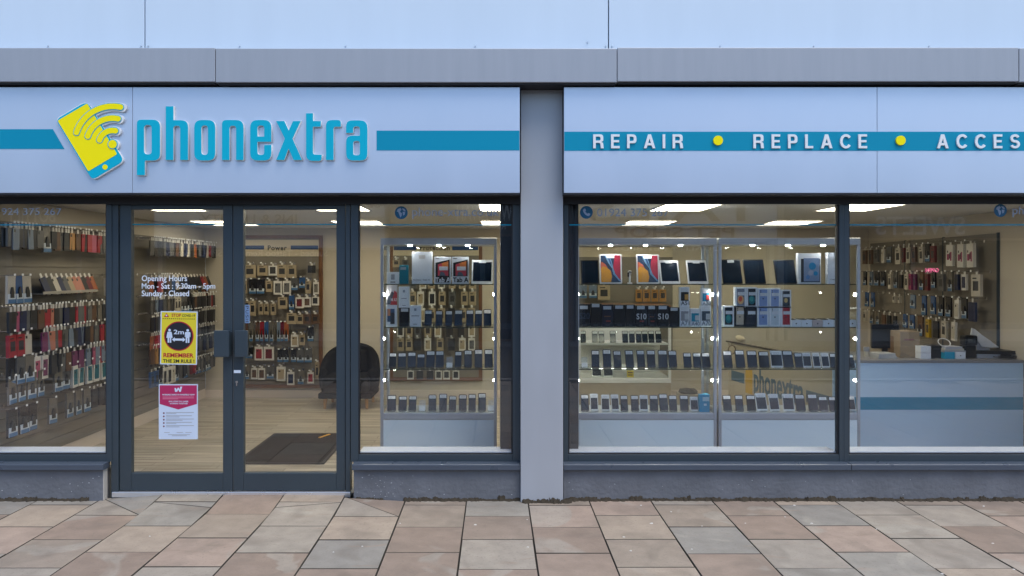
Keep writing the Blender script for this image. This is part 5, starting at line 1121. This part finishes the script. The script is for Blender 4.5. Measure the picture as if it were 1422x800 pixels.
c1.rotation_euler.y = R(.8)
pp_(c1, [(.03, .02), (.97, .02), (.97, .98), (.03, .98)], M_py, 1)
pt_(c1, 'STOP', .30, .55, .893, .955, M_pr); pt_(c1, 'COVID-19', .58, .93, .898, .945, M_pk)
pp_(c1, [(.09, .89), (.23, .89), (.16, .965)], M_pr, 2); pp_(c1, [(.14, .905), (.18, .905), (.18, .935), (.14, .935)], M_pw, 3)
for k in range(16): pp_(c1, [(.05 + .056 * k, .852), (.08 + .056 * k, .852), (.09 + .056 * k, .866), (.06 + .056 * k, .866)], M_pk, 2, 'hazard_dash')
asp = c1['w'] / c1['h']
circ = lambda cx, cy_, r: [(cx + r * math.cos(t), cy_ + r * asp * math.sin(t)) for t in [k * math.pi / 18 for k in range(36)]]
pp_(c1, circ(.5, .535, .40), M_pr, 2); pp_(c1, circ(.5, .535, .372), M_pk, 3)
pt_(c1, '2m', .36, .64, .57, .655, M_pw, 4)
for cx, fem in ((.25, 1), (.74, 0)):
    pp_(c1, circ(cx, .645, .036), M_pw, 4, 'figure')
    pp_(c1, [(cx - .015 - .035, .41), (cx - .008, .41), (cx - .008, .50), (cx + .008, .50), (cx + .008, .41), (cx + .05, .41), (cx + .05, .50 if fem else .60)] + ([(cx + .085, .50), (cx + .06, .60), (cx + .045, .615), (cx - .045, .615), (cx - .06, .60), (cx - .085, .50), (cx - .05, .50)] if fem else [(cx + .055, .52), (cx + .075, .52), (cx + .075, .60), (cx + .055, .615), (cx - .055, .615), (cx - .075, .60), (cx - .075, .52), (cx - .055, .52), (cx - .05, .60)]), M_pw, 4, 'figure')
pp_(c1, [(.32, .47), (.39, .425), (.39, .45), (.61, .45), (.61, .425), (.68, .47), (.61, .515), (.61, .49), (.39, .49), (.39, .515)], M_pw, 4, 'arrow')
pt_(c1, 'REMEMBER', .09, .91, .135, .215, M_pr, bold=.035); pt_(c1, 'THE 2M RULE !', .08, .93, .035, .10, M_pk, bold=.03)
c2 = poster_base(220.5, 274.8, 533.5, 610, 'charter_poster', 'crimson and white working together notice on the lower door glass', M_pw)
pp_(c2, [(.025, .64), (.5, .54), (.975, .64), (.975, .98), (.025, .98)], M_mg, 1)
pp_(c2, [(.42, .86), (.47, .86), (.5, .90), (.53, .86), (.565, .86), (.60, .955), (.55, .955), (.535, .90), (.515, .935), (.485, .935), (.46, .895), (.44, .93), (.405, .93)], M_pw, 2, 'emblem')
pt_(c2, 'WORKING SAFELY IN WAKEFIELD NOW', .09, .92, .795, .822, M_pw); pt_(c2, 'FIVE STEPS TO SAFER', .26, .76, .672, .698, M_pw); pt_(c2, 'WORKING TOGETHER', .28, .74, .636, .660, M_pw)
M_ft = mat('faint print'); M_fr = mat('faint rose print', (.45, .12, .22), .6)
for v in (.765, .745, .728): pp_(c2, [(.1, v), (.9 - (v < .73) * .4, v), (.9 - (v < .73) * .4, v + .009), (.1, v + .009)], mat('pale rose print', lin(220, 130, 160), .6), 2)
for k in range(5):
    v = .475 - .060 * k; pp_(c2, circ(.13, v, .022), mat('dark rose dot', lin(120, 70, 80), .6), 2, 'bullet')
    pp_(c2, [(.19, v + .008), (.9 - .05 * (k % 2), v + .008), (.9 - .05 * (k % 2), v + .017), (.19, v + .017)], M_ft, 2); pp_(c2, [(.19, v - .014), (.45 + .08 * (k % 3), v - .014), (.45 + .08 * (k % 3), v - .006), (.19, v - .006)], M_ft, 2)
for v, a, b in ((.12, .14, .28), (.12, .46, .62), (.12, .68, .84), (.08, .24, .8), (.06, .34, .72)): pp_(c2, [(a, v), (b, v), (b, v + .008), (a, v + .008)], M_ft, 2)

# ------------------------------------------------------------------ the shops across the street (seen as reflections in the glass)
OY = -12.0; SCO = F / (-CY - OY)
def ox(px): return (px - VX) / SCO
def oz(py): return CZ + (VY - py) / SCO
M_brick = mat('brown brick', (.24, .15, .11), .9, 0, .25, 30); M_ren = mat('pale render', (.52, .50, .46), .9, 0, .08, 3)
M_oglass = mat('dark shop glass', (.02, .022, .025), .05); M_ofas = mat('pale fascia board', (.9, .89, .85), .5, 0, .03, 2); M_tan = mat('tan letters', (.20, .14, .08), .5)
def opp(x0, x1, h, label, wallm, fz0, fz1, fm, texts, name='opposite_shop'):
    t = thing(name, ((x0 + x1) / 2, OY, 0), label, 'shop', 'shops across the street')
    MB().box(x0, x1, OY - 6, OY - .30, -.02, h).build('wall', wallm, t)
    MB().box(x0 + .05, x1 - .05, OY - .02, OY, fz0, fz1).build('fascia', fm, t)
    MB().box(x0 + .06, x1 - .06, OY - .299, OY - .021, fz1 - .08, fz1 - .001).build('canopy', M_frame, t)
    n = max(2, int((x1 - x0) / 1.6)); st = (x1 - x0 - .3) / n
    for k in range(n):
        a = x0 + .15 + k * st; w_ = MB().box(a + .06, a + st - .06, OY - .295, OY - .26, .45 if k != n // 2 else .06, fz0 - .05).build('window', M_oglass, t)
        MB().box(a, a + .055, OY - .298, OY - .22, .02, fz0 - .02).box(a + st - .055, a + st, OY - .298, OY - .22, .02, fz0 - .02).box(a + .056, a + st - .056, OY - .298, OY - .25, .30, .44).build('frame', M_frame2, w_)
    for k in range(n):
        if h > 5:
            a = x0 + .15 + k * st; w_ = MB().box(a + .35, a + st - .35, OY - .31, OY - .285, 4.0, 5.2).build('upper_window', M_oglass, t)
            MB().box(a + .28, a + st - .28, OY - .30, OY - .24, 3.9, 3.99).build('sill', M_ofas, w_)
    MB().box(x0, x1, OY - .30, OY - .18, h - .12, h).build('coping', M_ofas, t)
    for s_, a, b, c, d, m_ in texts: text('lettering', s_, -OY - .004 if False else 0, m_, x0=0, x1=b - a, z0=c, z1=d, depth=.01, parent=t, loc=(b - t.location.x, .012, 0), turn=True, bold=.01)
    return t
M_wl = mat('white lettering', (.75, .75, .72), .5)
opp(ox(-110), ox(205), 4.2, 'dark fronted tea shop across the street, mirrored in the end window', M_brick, 2.3, 3.5, mat('dark fascia', (.05, .05, .05), .5), [('BOTTILY', ox(5), ox(72), oz(308), oz(291), M_wl)])
opp(ox(207), ox(536), 3.9, 'pale beauty salon with sunbed lettering across the street, mirrored in the doors', M_ren, oz(344), 3.7, M_ofas, [('INS & UTILITY', ox(275), ox(410), oz(312), oz(297), M_print), ('Sunbed - Tattoo Removal - SPMU - Beauty', ox(225), ox(453), oz(359), oz(346.5), M_wl), ('PODO', ox(497), ox(534), oz(288), oz(277), M_tan), ('CHIROPODY', ox(498), ox(533), oz(306), oz(301), M_tan)])
opp(ox(540), ox(799), 4.1, 'dark fronted record shop with white brush lettering, mirrored beside the pillar', M_brick, 2.6, 3.7, mat('brown fascia', (.10, .075, .055), .5), [('WAH WAH', ox(634), ox(712), oz(306), oz(282), M_wl), ('RECORDS', ox(652), ox(702), oz(318), oz(310), M_wl)])
opp(ox(803), ox(1085), 4.2, 'pale fronted pet shop with tan lettering, mirrored in the pillar side window', M_ren, oz(332), 3.9, M_ofas, [('TAILS', ox(817), ox(1061), oz(307), oz(272), M_tan), ('PET SHOP', ox(855), ox(1022), oz(330), oz(314.5), M_tan), ('QUALITY PET BEDS', ox(855), ox(1005), oz(349), oz(342), M_wl)])
o4 = opp(ox(1090), ox(1560), 3.8, 'pale rendered cafe with small neon sign, mirrored in the window by the counter', mat('cream render', (.66, .60, .54), .9, 0, .06, 3), 2.5, 3.6, mat('grey brown fascia', (.16, .14, .12), .5), [('WE ARE', ox(1245), ox(1268), oz(453), oz(446), M_wl), ('OPEN', ox(1244), ox(1264), oz(463), oz(457), M_wl), ('SWEETS', ox(1220), ox(1345), oz(326), oz(300), M_ofas)])
text('neon_lettering', 'OPEN', 0, mat('neon pink', (.8, .1, .3), .5, emit=(1, .12, .35), estr=5), x0=0, x1=ox(1308) - ox(1290), z0=oz(378), z1=oz(372.5), depth=.01, parent=o4, loc=(ox(1308) - o4.location.x, .012, 0), turn=True)
